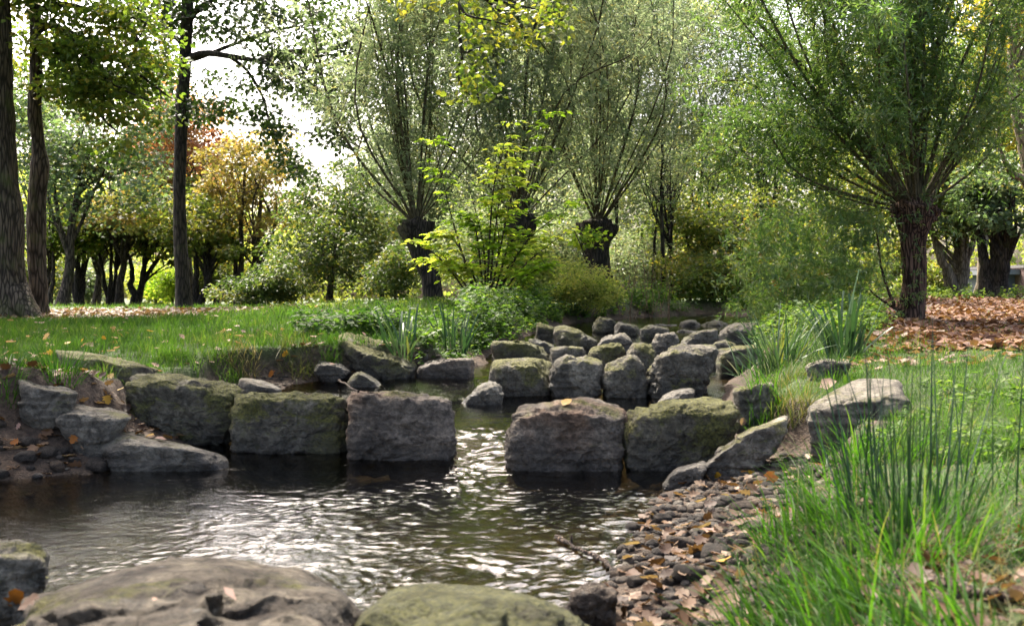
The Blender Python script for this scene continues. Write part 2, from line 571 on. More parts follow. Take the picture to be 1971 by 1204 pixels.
def grass_mask(x, y):
    x = np.asarray(x, float); y = np.asarray(y, float)
    d, isr = bank_d(x, y)
    e = np.where(isr, np.interp(y, [0, 2.5, 4, 5, 6, 6.8, 7.4, 30], [.35, .45, .66, 1.05, 1.34, 1.1, .4, .25]),
                 np.interp(y, [0, 6.2, 7.1, 7.5, 8.5, 10.6, 11, 30], [1.9, 1.7, 1.5, 1.0, .66, .62, .35, .3]))
    g = smooth((d - e) / .18 + .5 + .5 * n2(x, y, 2.2, 9.0))
    # worn path at far left, litter round the trees, litter under the willow
    path = smooth(1.3 - np.hypot((x + 4.9) / 1.3, (y - 8.6) / 1.1)) * (x < 0)
    lit = litter_mask(x, y)
    return np.clip(g * (1 - .9 * path) * (1 - .93 * lit), 0, 1)


def litter_mask(x, y):
    x = np.asarray(x, float); y = np.asarray(y, float)
    nz = .6 * n2(x, y, .55, 5.0)
    a = smooth((1.15 - np.hypot((x + 8.2) / 4.6, (y - 20.6) / 3.1)) * 2.2 + nz)     # under the left trees
    u = U0 + F * x / np.maximum(y, .1)
    b = smooth((x - np.interp(y, [8, 9.6, 10.2, 13, 16, 30], [40, 5.0, 3.9, 4.3, 5.4, 11])) * 1.3 + .5 + nz) * smooth((y - 9.3) * 1.2 + nz)
    b = b * (x > 0) * smooth((34 - y) / 3)
    return np.clip(np.maximum(a, b), 0, 1)


gm = MB()
gm.add(gv, gf)
mat, nt, out = newmat('earth_and_turf')
tc = nd(nt, 'ShaderNodeTexCoord')
ga = nd(nt, 'ShaderNodeAttribute', attribute_name='turf')
la = nd(nt, 'ShaderNodeAttribute', attribute_name='litter')
ba = nd(nt, 'ShaderNodeAttribute', attribute_name='bed')
O = tc.outputs['Object']
n_a, n_b, n_c = noise(nt, 1.6, 6, O), noise(nt, 22, 5, O), noise(nt, 90, 4, O)
mud = mixc(nt, ramp(nt, n_b, [(.3, (0, 0, 0)), (.7, (1, 1, 1))]), (.026, .018, .012), (.085, .06, .041))
mud = mixc(nt, .6, mud, ramp(nt, n_a, [(.3, (.6, .58, .55)), (.7, (1.3, 1.2, 1.1))]), 'MULTIPLY')
turf = mixc(nt, ramp(nt, n_c, [(.3, (0, 0, 0)), (.7, (1, 1, 1))]), (.016, .028, .006), (.045, .07, .013))
lit = mixc(nt, ramp(nt, n_b, [(.3, (0, 0, 0)), (.7, (1, 1, 1))]), (.03, .016, .009), (.10, .05, .027))
vo = nd(nt, 'ShaderNodeTexVoronoi')
vo.inputs['Scale'].default_value = 14
nt.links.new(O, vo.inputs['Vector'])
bed = mixc(nt, ramp(nt, n_a, [(.3, (0, 0, 0)), (.7, (1, 1, 1))]), (.022, .016, .008), (.06, .048, .02))
bed = mixc(nt, .8, bed, mixc(nt, .5, ramp(nt, vo.outputs['Distance'], [(0, (1.4, 1.4, 1.4)), (.6, (.3, .3, .3))]), vo.outputs['Color'], 'MULTIPLY'), 'MULTIPLY')
c = mixc(nt, ga.outputs['Fac'], mud, turf)
c = mixc(nt, la.outputs['Fac'], c, lit)
c = mixc(nt, ba.outputs['Fac'], c, bed)
p = nd(nt, 'ShaderNodeBsdfPrincipled')
nt.links.new(c, p.inputs['Base Color'])
p.inputs['Roughness'].default_value = .88
p.inputs['Specular IOR Level'].default_value = .25
nt.links.new(bump(nt, n_c, .8, .02, bump(nt, n_b, .9, .06)), p.inputs['Normal'])
nt.links.new(p.outputs[0], out.inputs[0])
g_ob = gm.build('ground', mat)
tag(g_ob, kind='structure')
for nm, vals in (('turf', grass_mask(GX, GY)), ('litter', litter_mask(GX, GY)), ('bed', smooth(-bank_d(GX, GY)[0] / .2 + .2))):
    a = g_ob.data.attributes.new(nm, 'FLOAT', 'POINT')
    a.data.foreach_set('value', vals.astype(np.float32).ravel())

# ------------------------------------------------------------------ water
def water_mesh():
    wx = np.arange(-5.2, 4.8, .0135)
    wy = np.concatenate([np.arange(2.2, 8.4, .0125), np.arange(8.4, 12, .03), np.arange(12, 25, .06)])
    X, Y = np.meshgrid(wx, wy)
    Z = wlevel(Y)
    # amplitude: strong along the jet from the gap and down the pool, calm to the left and close under the stones
    jet = np.exp(-((X + .22 + .42 * np.clip(6.9 - Y, 0, 5) * .55) / (.42 + .42 * np.clip(7 - Y, 0, 5))) ** 2) * (Y < 8.1)
    near = smooth((5.6 - Y) / 1.2) * smooth((X + 2.1 + .35 * (Y - 3.5)) / .9)
    right = smooth((X - .15) / .4) * smooth((6.5 - Y) / .5)
    amp = .10 + .85 * np.clip(np.maximum(np.maximum(jet, near), .8 * right), 0, 1)
    amp = np.where(Y > 7.9, .55, amp) + .9 * np.exp(-((X + .2) / .3) ** 2 - ((Y - 6.95) / .7) ** 2)
    amp = amp * (.8 + .5 * n2(X, Y, .8, 8.0, 2))
    wpx = .22 * n2(X, Y, 1.3, 21.0, 2) + .05 * n2(X, Y, 5, 23.0, 2)
    wpy = .22 * n2(X, Y, 1.3, 31.0, 2) + .05 * n2(X, Y, 5, 33.0, 2)
    a, b = X + wpx, Y + wpy
    P = lambda sx, sy, s: perlin(np.stack([a * sx, b * sy, np.full_like(a, s)], -1).reshape(-1, 3)).reshape(a.shape)
    h = .010 * P(2.6, 3.4, 1.1) + .0055 * (1 - 2 * np.abs(P(6, 8, 2.2))) + .0058 * (1 - 2 * np.abs(P(14, 17, 3.3))) + .0066 * P(23, 27, 4.4) + .0042 * P(36, 38, 5.5)
    calm = .0016 * P(2.2, 8.5, 6.6) + .0010 * P(5, 17, 7.7)
    Z = Z + h * amp * (.62 + .38 * smooth((X + 1.9) / .8)) + calm
    keep = ground(X, Y) < wlevel(Y) + .05
    n0, n1 = X.shape
    idx = (np.arange(n0 - 1)[:, None] * n1 + np.arange(n1 - 1)[None, :])
    kp = keep[:-1, :-1] | keep[1:, 1:] | keep[1:, :-1] | keep[:-1, 1:]
    q = idx[kp]
    Fc = np.stack([q, q + 1, q + n1 + 1, q + n1], -1)
    used = np.unique(Fc)
    rm = np.full(n0 * n1, -1)
    rm[used] = np.arange(len(used))
    V = np.stack([X, Y, Z], -1).reshape(-1, 3)[used]
    mb = MB()
    mb.add(V, rm[Fc])
    mat, nt, out = newmat('stream_water')
    tc = nd(nt, 'ShaderNodeTexCoord')
    mp = nd(nt, 'ShaderNodeMapping')
    mp.inputs['Scale'].default_value = (1, 1.5, 1)
    nt.links.new(tc.outputs['Object'], mp.inputs['Vector'])
    bn = bump(nt, noise(nt, 65, 3, mp.outputs[0], .5, .8), .2, .006)
    fr = nd(nt, 'ShaderNodeFresnel')
    fr.inputs['IOR'].default_value = 1.5
    nt.links.new(bn, fr.inputs['Normal'])
    gl = nd(nt, 'ShaderNodeBsdfGlossy')
    gl.inputs['Roughness'].default_value = .012
    gl.inputs['Color'].default_value = (1, 1, 1, 1)
    nt.links.new(bn, gl.inputs['Normal'])
    tr = nd(nt, 'ShaderNodeBsdfTransparent')
    tr.inputs['Color'].default_value = (.60, .52, .36, 1)
    mx = nd(nt, 'ShaderNodeMixShader')
    nt.links.new(fr.outputs[0], mx.inputs[0])
    nt.links.new(tr.outputs[0], mx.inputs[1])
    nt.links.new(gl.outputs[0], mx.inputs[2])
    nt.links.new(mx.outputs[0], out.inputs[0])
    return tag(mb.build('water', mat), kind='structure')


water_mesh()

# ------------------------------------------------------------------ boulders
_ico = {}


def ico(sub):
    if sub not in _ico:
        bm = bmesh.new()
        bmesh.ops.create_icosphere(bm, subdivisions=sub, radius=1)
        _ico[sub] = (np.array([v.co[:] for v in bm.verts]), np.array([[v.index for v in f.verts] for f in bm.faces]))
        bm.free()
    return _ico[sub]


def hull_planes(P):
    bm = bmesh.new()
    for q in P:
        bm.verts.new(q)
    bmesh.ops.convex_hull(bm, input=bm.verts)
    c = np.mean(P, axis=0)
    bm.faces.ensure_lookup_table()
    bm.normal_update()
    pl = {}
    for f in bm.faces:
        n = np.array(f.normal[:])
        if np.linalg.norm(n) < .5: continue
        dd = float(np.dot(n, np.array(f.verts[0].co[:]) - c))
        if dd < 0: n, dd = -n, -dd
        pl[tuple(np.round(n, 1))] = (n, max(dd, 1e-3))
    bm.free()
    return c, np.array([q[0] for q in pl.values()]), np.array([q[1] for q in pl.values()])


ROCK_PARTS = []        # (verts, faces) kept for ray casts


def rock_from_points(name, P, mat, sub=5, seed=0, p=13, rough=.05, strata=.012, grow=1.03, fk=.42):
    c, N, d = hull_planes(P)
    rk = np.random.RandomState(seed * 13 + 5)
    Q = P - c
    ex = unit(rk.normal(size=(20, 3)) * np.array([1, 1, .8]))
    N = np.vstack([N, ex])
    d = np.concatenate([d, (Q @ ex.T).max(0) * rk.uniform(.76, .97, 20)])
    dv, fc = ico(sub)
    half = (P.max(0) - P.min(0)) / 2
    size = float(half.mean())
    dirs = unit(dv * np.maximum(half, .25 * half.max()))
    q = np.clip(dirs @ N.T / d[None], 0, None)
    p = p * 1.9
    r = grow * np.sum(q ** p, axis=1) ** (-1 / p)
    V = dirs * r[:, None]
    s = seed * 7.31
    low = fbm(V / size * .9 + s, 3, .5)
    rid = 1 - 2 * np.abs(perlin(V / size * 1.7 + s + 40))
    hi = fbm(V / size * 5 + s + 9, 4, .55)
    st = perlin(np.stack([V[:, 0] * .7, V[:, 1] * .7, V[:, 2] * 16 / max(size * 2.2, .3)], -1) + s)
    amp = rough * size
    crack = np.clip(1 - np.abs(perlin(V / size * 1.15 + s + 70)) * 9, 0, 1) ** 2
    V = V + dirs * (amp * (1.5 * low + .7 * np.clip(rid, -.3, 1) + 1.15 * hi - 1.0 * crack) + strata * size * 2.4 * st)[:, None]
    for m_, a_, t_ in ((26, .045, .16), (110, .017, .12)):
        ft = V[rk.choice(len(V), m_, replace=False)]
        Vw = V + size * .10 * np.stack([perlin(V / size * 2.5 + s + 50), perlin(V / size * 2.5 + s + 60), perlin(V / size * 2.5 + s + 80)], -1)
        dm = ((Vw[:, None, :] - ft[None]) ** 2).sum(-1)
        ix = dm.argmin(1)
        tl = rk.normal(size=(m_, 3)) * t_
        dsp = rk.normal(size=m_)[ix] * a_ * size + np.clip(((V - ft[ix]) * tl[ix]).sum(-1), -.1 * size, .1 * size)
        V = V + dirs * (fk * dsp)[:, None]
    W = V + c
    mb = MB()
    mb.add(V, fc)
    o = mb.build(name, mat)
    o.location = c
    wl = wlevel(W[:, 1])
    bd = bank_d(W[:, 0], W[:, 1])[0]
    wet = smooth(1.05 - (W[:, 2] - wl + .11 * fbm(W * 4, 3)) / .24) * (bd < .35)
    a = o.data.attributes.new('wet', 'FLOAT', 'POINT')
    a.data.foreach_set('value', wet.astype(np.float32))
    ROCK_PARTS.append((W, fc))
    return o


def boulder(name, label, mat, Yf, Yb, front, back=None, sub=5, seed=0, p=13, rough=.05, sink=.12, cat='boulder', group=None, **kw):
    fr = np.array(front, float)
    cu, cv = fr.mean(0)
    vmin, vmax = fr[:, 1].min(), fr[:, 1].max()
    P = []
    for (u, v) in fr:
        P.append(at(u, v, Yf + .14 * (Yb - Yf)))
        P.append(at(cu + (u - cu) * .86, cv + (v - cv) * .9, Yf))
        if v > vmax - .3 * (vmax - vmin):
            q = at(u, v, Yf + .05 * (Yb - Yf)); q[2] -= sink; P.append(q)
            q = at(cu + (u - cu) * .95, v, Yb); q[2] = at(u, v, Yf)[2] - sink; P.append(q)
    if back is None:
        back = [(cu + (u - cu) * .86, v) for u, v in fr if v < vmin + .45 * (vmax - vmin)]
        s_ = Yf / Yb
        back = [(U0 + (u - U0) * 1, V0 + (v - V0) * s_ + 3) for u, v in back]
    for (u, v) in back:
        P.append(at(u, v, Yb))
    if group == GF: kw.setdefault('fk', .75)
    if cat == 'slab': kw.setdefault('strata', .022)
    o = rock_from_points(name, np.array(P), M[mat], sub, seed, p, rough, **kw)
    return tag(o, label, cat, group)


G1, G2, G3, GL, GF = 'boulders of the front weir row', 'boulders of the second weir row', 'stones of the upper weir rows', 'slabs on the banks', 'foreground rocks'
R = [
 # front row
 ('boulder', 'big rounded boulder with yellow green moss on its face, left end of the front row', 'rock_moss', 7.35, 8.0,
  [(241, 738), (320, 743), (380, 750), (461, 745), (458, 792), (432, 832), (390, 855), (340, 848), (275, 825), (248, 795)], [(255, 713), (345, 714), (451, 722), (462, 735)], 6, 1, 13, .055, G1),
 ('boulder', 'wide dark boulder with mossy upper rim, between the big mossy and the reddish boulder', 'rock_moss', 7.15, 7.75,
  [(428, 792), (440, 768), (480, 760), (545, 764), (625, 767), (667, 772), (672, 800), (672, 886), (560, 888), (470, 877), (432, 845)], [(455, 755), (560, 759), (650, 767)], 6, 2, 14, .05, G1),
 ('boulder', 'reddish brown block with a raised left corner, just left of the water gap', 'rock_brown', 6.98, 7.55,
  [(668, 772), (690, 757), (725, 768), (800, 770), (871, 774), (889, 792), (886, 835), (876, 893), (765, 895), (677, 890), (671, 825)], [(690, 755), (730, 764), (800, 763), (872, 768)], 6, 3, 16, .045, G1),
 ('boulder', 'squared boulder with a flat pinkish top, just right of the water gap', 'rock_brown', 6.72, 7.3,
  [(976, 850), (983, 798), (1000, 786), (1100, 792), (1165, 800), (1198, 806), (1198, 870), (1192, 906), (1060, 908), (976, 903)], [(1017, 768), (1100, 766), (1165, 771), (1208, 782)], 6, 4, 17, .04, G1),
 ('boulder', 'large boulder with bright moss on its upper face, right end of the front row', 'rock_moss', 6.7, 7.3,
  [(1200, 805), (1275, 793), (1350, 799), (1416, 794), (1421, 815), (1402, 850), (1367, 878), (1325, 902), (1265, 914), (1212, 905), (1199, 850)], [(1215, 783), (1275, 772), (1350, 766), (1402, 762)], 6, 5, 15, .045, G1),
 # left bank slabs
 ('slab', 'long flat slab with green mossy edge lying against the left lawn', 'rock_moss', 8.5, 9.4,
  [(104, 683), (145, 700), (190, 710), (240, 718), (296, 708), (290, 730), (240, 762), (175, 766), (150, 742), (120, 712)], [(112, 674), (165, 676), (230, 690), (298, 701)], 5, 6, 17, .017, GL),
 ('slab', 'pale tilted slab at far left above the muddy shore', 'rock_pale', 6.85, 7.4,
  [(28, 725), (45, 742), (100, 752), (148, 760), (120, 780), (95, 796), (60, 791), (36, 775), (36, 750)], [(30, 717), (68, 719), (110, 739), (150, 756)], 5, 7, 18, .017, GL),
 ('slab', 'grey angular slab in the middle of the three on the left shore', 'rock_pale', 6.8, 7.3,
  [(110, 793), (130, 797), (165, 815), (200, 812), (255, 806), (222, 830), (187, 856), (172, 862), (135, 840), (108, 817)], [(125, 773), (140, 767), (176, 770), (240, 792)], 5, 8, 18, .017, GL),
 ('slab', 'low wedge of grey stone sloping into the water on the left', 'rock_pale', 6.72, 7.2,
  [(190, 856), (200, 838), (250, 850), (300, 864), (350, 882), (436, 878), (440, 886), (350, 894), (280, 892), (225, 885), (195, 872)], [(205, 828), (235, 823), (280, 838), (320, 852), (415, 873)], 5, 9, 17, .017, GL),
 ('slab', 'thin flat stone on the mud behind the big mossy boulder', 'rock_pale', 9.2, 9.6,
  [(462, 732), (490, 742), (543, 751), (520, 758), (466, 755)], [(462, 726), (500, 729), (540, 747)], 4, 10, 16, .03, GL),
 # right bank slabs
 ('slab', 'weathered grooved slab slanting up from the shore like a plank', 'rock_pale', 6.2, 6.55,
  [(1362, 890), (1402, 860), (1446, 832), (1512, 808), (1530, 822), (1470, 870), (1420, 906), (1372, 914)], [(1396, 852), (1440, 824), (1508, 802)], 6, 11, 22, .02, GL),
 ('slab', 'small grey stone at the waterline below the grooved slab', 'rock_pale', 6.1, 6.5,
  [(1275, 924), (1310, 904), (1355, 890), (1366, 899), (1357, 922), (1316, 942), (1276, 943)], [(1312, 896), (1350, 885)], 5, 12, 15, .04, GL),
 ('slab', 'thick layered slab with a clean grey top in the right bank', 'rock_pale', 6.2, 7.0,
  [(1548, 795), (1590, 790), (1650, 782), (1740, 760), (1745, 815), (1640, 848), (1560, 840), (1550, 815)], [(1556, 788), (1600, 757), (1650, 730), (1730, 722)], 6, 13, 22, .02, GL),
 ('boulder', 'brownish stone half hidden by the grass tuft right of the front row', 'rock', 7.15, 7.7,
  [(1410, 757), (1440, 744), (1482, 738), (1502, 760), (1497, 802), (1432, 812), (1412, 792)], [(1430, 742), (1478, 734)], 5, 14, 14, .04, GL),
 ('boulder', 'rounded flat stone just below the iris leaves on the right bank', 'rock_pale', 7.9, 8.5,
  [(1550, 708), (1582, 694), (1640, 699), (1636, 714), (1560, 724)], [(1560, 700), (1585, 690), (1634, 695)], 5, 15, 14, .04, GL),
 # second row
 ('boulder', 'long sloping boulder covered in dark moss, left of the second row', 'rock_moss', 10.7, 11.4,
  [(648, 662), (680, 664), (740, 688), (797, 702), (800, 747), (760, 747), (700, 714), (663, 697)], [(656, 640), (682, 632), (724, 640), (800, 680)], 6, 16, 22, .045, G2),
 ('boulder', 'blocky brown boulder with a rust red corner, second row left of the channel', 'rock_brown', 10.75, 11.3,
  [(796, 707), (830, 693), (880, 692), (908, 693), (912, 712), (910, 747), (850, 751), (800, 748)], [(815, 690), (870, 687), (906, 689)], 5, 17, 16, .035, G2),
 ('slab', 'flat grey slab on the mud left of the sloping mossy boulder', 'rock_pale', 10.5, 11.0,
  [(602, 713), (612, 698), (650, 704), (676, 716), (632, 724)], [(615, 689), (650, 693), (674, 712)], 5, 18, 17, .03, G2),
 ('slab', 'dark pointed slab leaning at the water edge below the mossy boulder', 'rock', 10.3, 10.7,
  [(664, 734), (688, 718), (720, 732), (742, 747), (700, 752), (670, 742)], [(690, 713), (722, 728)], 5, 19, 17, .03, G2),
 ('boulder', 'small pointed boulder standing alone in the channel behind the gap', 'rock', 9.4, 9.8,
  [(888, 771), (918, 748), (961, 739), (969, 751), (962, 771), (920, 778)], [(922, 744), (960, 736)], 5, 20, 14, .05, G2),
 ('boulder', 'wide block with moss on its left half, first right of the channel, second row', 'rock_moss', 9.95, 10.6,
  [(941, 717), (955, 702), (1030, 699), (1052, 702), (1062, 725), (1052, 767), (990, 769), (945, 752)], [(950, 691), (990, 690), (1040, 687), (1064, 690)], 5, 21, 15, .045, G2),
 ('boulder', 'rounded boulder with a chipped face, second from the channel in the second row', 'rock', 9.9, 10.5,
  [(1058, 714), (1066, 696), (1086, 688), (1142, 692), (1161, 700), (1157, 725), (1147, 768), (1080, 770), (1061, 757)], [(1080, 685), (1140, 688)], 5, 22, 13, .055, G2),
 ('boulder', 'boulder with a peaked shoulder, third from the channel in the second row', 'rock', 9.9, 10.5,
  [(1156, 720), (1167, 705), (1187, 697), (1222, 685), (1237, 697), (1247, 720), (1246, 768), (1200, 771), (1164, 767)], [(1180, 694), (1220, 683)], 5, 23, 13, .05, G2),
 ('boulder', 'broadest and tallest grey boulder of the second row, at its right end', 'rock', 9.85, 10.6,
  [(1248, 707), (1265, 692), (1292, 675), (1376, 671), (1380, 700), (1372, 716), (1345, 745), (1320, 765), (1255, 770)], [(1295, 670), (1372, 667)], 6, 24, 14, .045, G2),
 ('slab', 'pale flat stone lying at the foot of the broadest boulder', 'rock_pale', 9.3, 9.8,
  [(1262, 772), (1290, 759), (1335, 749), (1339, 766), (1300, 775)], [(1292, 752), (1334, 744)], 5, 25, 15, .04, G2),
 # upper rows
 ('boulder', 'long low stone with a mossy left end above the channel', 'rock_moss', 12, 12.6, [(948, 680), (950, 659), (979, 659), (1022, 662), (1055, 676), (1057, 688), (955, 692)], None, 5, 26, 13, .05, G3),
 ('boulder', 'low flat stone with a mossy front edge between two rounder stones', 'rock', 11.9, 12.4, [(1058, 671), (1083, 667), (1125, 671), (1127, 687), (1061, 688)], None, 4, 27, 14, .05, G3),
 ('boulder', 'rounded mossy stone peeking over the chipped boulder', 'rock_moss', 11.6, 12.1, [(1131, 678), (1143, 669), (1192, 664), (1204, 673), (1203, 690), (1165, 702), (1137, 690)], None, 5, 28, 12, .05, G3),
 ('boulder', 'upright stone with a mossy side behind the peaked boulder', 'rock_moss', 11.4, 11.9, [(1206, 678), (1220, 662), (1247, 662), (1259, 678), (1262, 700), (1238, 706), (1210, 695)], None, 5, 29, 13, .05, G3),
 ('boulder', 'pale pointed stone standing over a bright trickle of water', 'rock_pale', 12.6, 13.1, [(1258, 659), (1265, 644), (1296, 642), (1309, 656), (1305, 674), (1265, 690), (1259, 675)], None, 5, 30, 14, .05, G3),
 ('boulder', 'pale cracked block behind the broadest boulder', 'rock_pale', 13, 13.7, [(1311, 653), (1338, 641), (1381, 635), (1380, 653), (1376, 672), (1326, 672), (1312, 664)], None, 5, 31, 16, .045, G3),
 ('boulder', 'flat topped stone partly behind the arching iris leaves', 'rock_moss', 10.9, 11.6, [(1378, 678), (1417, 672), (1463, 670), (1467, 684), (1450, 706), (1390, 709), (1378, 696)], None, 5, 32, 15, .04, G3),
 ('boulder', 'big pale block at the right end of the top row', 'rock_pale', 14, 14.9, [(1382, 644), (1402, 629), (1463, 625), (1468, 653), (1432, 670), (1390, 660)], [(1405, 623), (1460, 620)], 5, 33, 15, .04, G3),
 ('boulder', 'smooth pale stone catching the light in the middle of the upper rows', 'rock_pale', 13, 13.6, [(1148, 662), (1162, 649), (1201, 643), (1221, 661), (1206, 672), (1160, 672)], None, 5, 34, 13, .04, G3),
 ('boulder', 'large tilted stone with a mossy top sloping down to the right', 'rock_moss', 13.3, 14, [(1064, 634), (1089, 631), (1113, 639), (1154, 651), (1143, 667), (1113, 672), (1089, 669), (1066, 657)], [(1070, 628), (1092, 626), (1148, 646)], 5, 35, 15, .04, G3),
 ('boulder', 'squarish dark stone under the bank at the left of the upper rows', 'rock_moss', 14, 14.6, [(1031, 653), (1034, 624), (1066, 630), (1066, 662)], None, 4, 36, 13, .05, G3),
 ('slab', 'narrow dark slab lying below the squarish stone', 'rock', 12.9, 13.3, [(1016, 650), (1040, 655), (1070, 668), (1060, 676), (1020, 664)], None, 4, 37, 14, .05, G3),
 ('boulder', 'mossy stone tucked under the herbs at the left of the top row', 'rock_moss', 15.4, 16, [(1140, 626), (1150, 611), (1174, 613), (1187, 621), (1182, 646), (1159, 648)], None, 5, 38, 13, .05, G3),
 ('boulder', 'dark square stone left of the spill in the top row', 'rock', 15, 15.6, [(1183, 632), (1192, 621), (1232, 627), (1233, 648), (1229, 664), (1187, 655)], None, 5, 39, 15, .045, G3),
 ('boulder', 'dark flat stone at the centre of the top row', 'rock', 14.6, 15.2, [(1233, 634), (1247, 627), (1290, 634), (1292, 648), (1259, 664), (1236, 658)], None, 5, 40, 14, .045, G3),
 ('boulder', 'low wet stone first in the line across the top pool', 'rock', 17.2, 17.8, [(1256, 630), (1262, 623), (1300, 622), (1306, 631), (1280, 637)], None, 4, 41, 12, .05, G3),
 ('boulder', 'pale flat stone second in the line across the top pool', 'rock_pale', 17, 17.7, [(1303, 627), (1318, 618), (1336, 617), (1348, 624), (1342, 635), (1310, 636)], None, 4, 42, 13, .05, G3),
 ('boulder', 'brown low stone third in the line across the top pool', 'rock_moss', 17.2, 17.9, [(1344, 628), (1360, 620), (1386, 619), (1400, 625), (1392, 635), (1350, 637)], None, 4, 43, 13, .05, G3),
 ('boulder', 'dark wet stone awash in front of the top pool', 'rock', 15.6, 16, [(1300, 638), (1320, 634), (1341, 637), (1340, 646), (1302, 647)], None, 4, 44, 12, .05, G3),
 ('boulder', 'small stone lying between the cracked block and the iris', 'rock', 12, 12.4, [(1363, 664), (1395, 657), (1417, 663), (1412, 676), (1368, 676)], None, 4, 45, 12, .05, G3),
 # foreground
 ('boulder', 'grey rock cut off by the left edge in the foreground', 'rock', 2.95, 3.5, [(-60, 1075), (-10, 1064), (60, 1068), (82, 1085), (80, 1130), (62, 1165), (-10, 1185), (-70, 1180)], [(-60, 1046), (10, 1042), (60, 1050), (78, 1064)], 6, 46, 15, .04, GF),
 ('boulder', 'broad flat rock with brown top and mossy hollows filling the bottom left', 'rock_flat', 1.95, 3.05,
  [(5, 1262), (150, 1232), (400, 1226), (660, 1240), (740, 1270), (720, 1420), (350, 1470), (60, 1420)], [(70, 1140), (120, 1118), (200, 1098), (320, 1080), (450, 1082), (580, 1096), (668, 1126), (715, 1166)], 6, 47, 22, .04, GF),
 ('boulder', 'green mossy rock at the bottom centre, nearest of all', 'rock_moss_dark', 1.9, 2.75,
  [(680, 1290), (740, 1250), (850, 1225), (1000, 1225), (1110, 1255), (1160, 1300), (1130, 1440), (740, 1440)], [(690, 1172), (725, 1150), (785, 1130), (900, 1140), (990, 1128), (1060, 1152), (1115, 1185)], 6, 48, 13, .04, GF),
 ('boulder', 'small wet stone by the twig at the bottom of the right shore', 'cobble', 3.4, 3.75, [(1090, 1160), (1110, 1138), (1150, 1128), (1182, 1142), (1180, 1162), (1120, 1172)], [(1108, 1134), (1150, 1122), (1176, 1136)], 5, 49, 12, .06, GF),
]
for nm, lab, mt, yf, yb, fr, bk, sub, sd, pp, rg, grp in R:
    boulder(nm, lab, mt, yf, yb, fr, bk, sub, sd, pp, rg, sink=.3 if (grp == G3) else .14, group=grp, cat=nm)

# ray casting against ground and rocks, to rest small things on them
allv, allf, off = [gv], [np.concatenate([gf[:, [0, 1, 2]], gf[:, [0, 2, 3]]])], len(gv)
sel = (np.abs(gv[allf[0][:, 0], 0]) < 14) & (gv[allf[0][:, 0], 1] < 34) & (gv[allf[0][:, 0], 1] > .5)
allf[0] = allf[0][sel]
for v_, f_ in ROCK_PARTS:
    allv.append(v_); allf.append(f_ + off); off += len(v_)
BV = BVHTree.FromPolygons(np.concatenate(allv).tolist(), np.concatenate(allf).tolist())
CAM = Vector((0, 0, CAMZ))


def hit(u, v):
    d = Vector(((u - U0) / F, 1, -(v - V0) / F)).normalized()
    loc, nrm, i, t = BV.ray_cast(CAM, d, 80)
    if loc is None:
        return None, None
    return np.array(loc), np.array(nrm)


def drop(x, y, top=3.0):
    loc, nrm, i, t = BV.ray_cast(Vector((x, y, top)), Vector((0, 0, -1)), 12)
    if loc is None:
        return float(ground(np.array([x]), np.array([y]))[0]), np.array([0, 0, 1.0])
    return loc[2], np.array(nrm)


def gz(x, y):
    return float(ground(np.array([float(x)]), np.array([float(y)]))[0])


def RS(s):
    return np.random.RandomState(s)


def rand_dirs(rs, n, zflat=1.0):
    d = rs.normal(size=(n, 3))
    d[:, 2] *= zflat
    return unit(d)


def clump_leaves(mb, centers, n_each, spread, L, W, rs, tpl=LEAF, up=.7, droop=.35, tint_c=None, tint_sp=.2):
    """leaves gathered in clumps; each clump flattened and carrying its own tint"""
    centers = np.asarray(centers, float)
    m = len(centers)
    n = m * n_each
    sp = np.broadcast_to(np.asarray(spread, float), (m, 3)) if np.ndim(spread) else np.full((m, 3), spread)
    off = rs.normal(size=(m, n_each, 3))
    r = np.linalg.norm(off, axis=-1, keepdims=True)
    off = off / r * np.minimum(r, 2.1)
    P = (centers[:, None] + off * sp[:, None]).reshape(-1, 3)
    N = unit(rs.normal(size=(n, 3)) * .75 + np.array([0, 0, up]))
    D = rs.normal(size=(n, 3)) + off.reshape(-1, 3) * .5
    D[:, 2] = D[:, 2] * .4 - droop
    tc = (rs.uniform(.15, .75, m) if tint_c is None else np.asarray(tint_c))
    t = np.clip(np.repeat(tc, n_each) + rs.normal(size=n) * tint_sp, 0, 1)
    s = rs.uniform(.65, 1.25, n)
    scatter(mb, tpl, P, D, N, L * s, W * s, t)


def ell_points(rs, n, c, r, gap=.0, seed=0, shell=.45, freq=.9):
    """points through an ellipsoid, denser towards its skin, with gaps cut by noise"""
    out = []
    while len(out) < n:
        d = rand_dirs(rs, n * 3)
        q = d * (rs.uniform(.04, 1, (n * 3, 1)) ** shell) * np.array(r) * (1 + .42 * fbm(d * 1.7 + seed * 3.1, 3))[:, None]
        q += np.array(c)
        k = fbm(q * freq / max(min(r), .8) * 1.8 + seed, 2) > gap - .35
        out += list(q[k])
    return np.array(out[:n])


def limb_path(p0, p1, rs, bow=.18, n=9, wob=.05):
    p0, p1 = np.asarray(p0, float), np.asarray(p1, float)
    d = p1 - p0
    L = np.linalg.norm(d)
    mid = p0 + d * .45 + np.array([0, 0, bow * L * rs.uniform(-.2, 1)]) + rs.normal(size=3) * wob * L
    P = spline([p0, mid, p1], n)
    P[1:-1] += rs.normal(size=(n - 2, 3)) * wob * .3 * L / n * 2
    return P


def trunk_path(base, top, rs, wob=.05, n=14, lean=None):
    base, top = np.asarray(base, float), np.asarray(top, float)
    P = base + (top - base) * np.linspace(0, 1, n)[:, None]
    w = np.cumsum(rs.normal(size=(n, 2)), axis=0) * wob
    w -= np.linspace(0, 1, n)[:, None] * w[-1] * .6
    P[:, :2] += w - w[0]
    return P


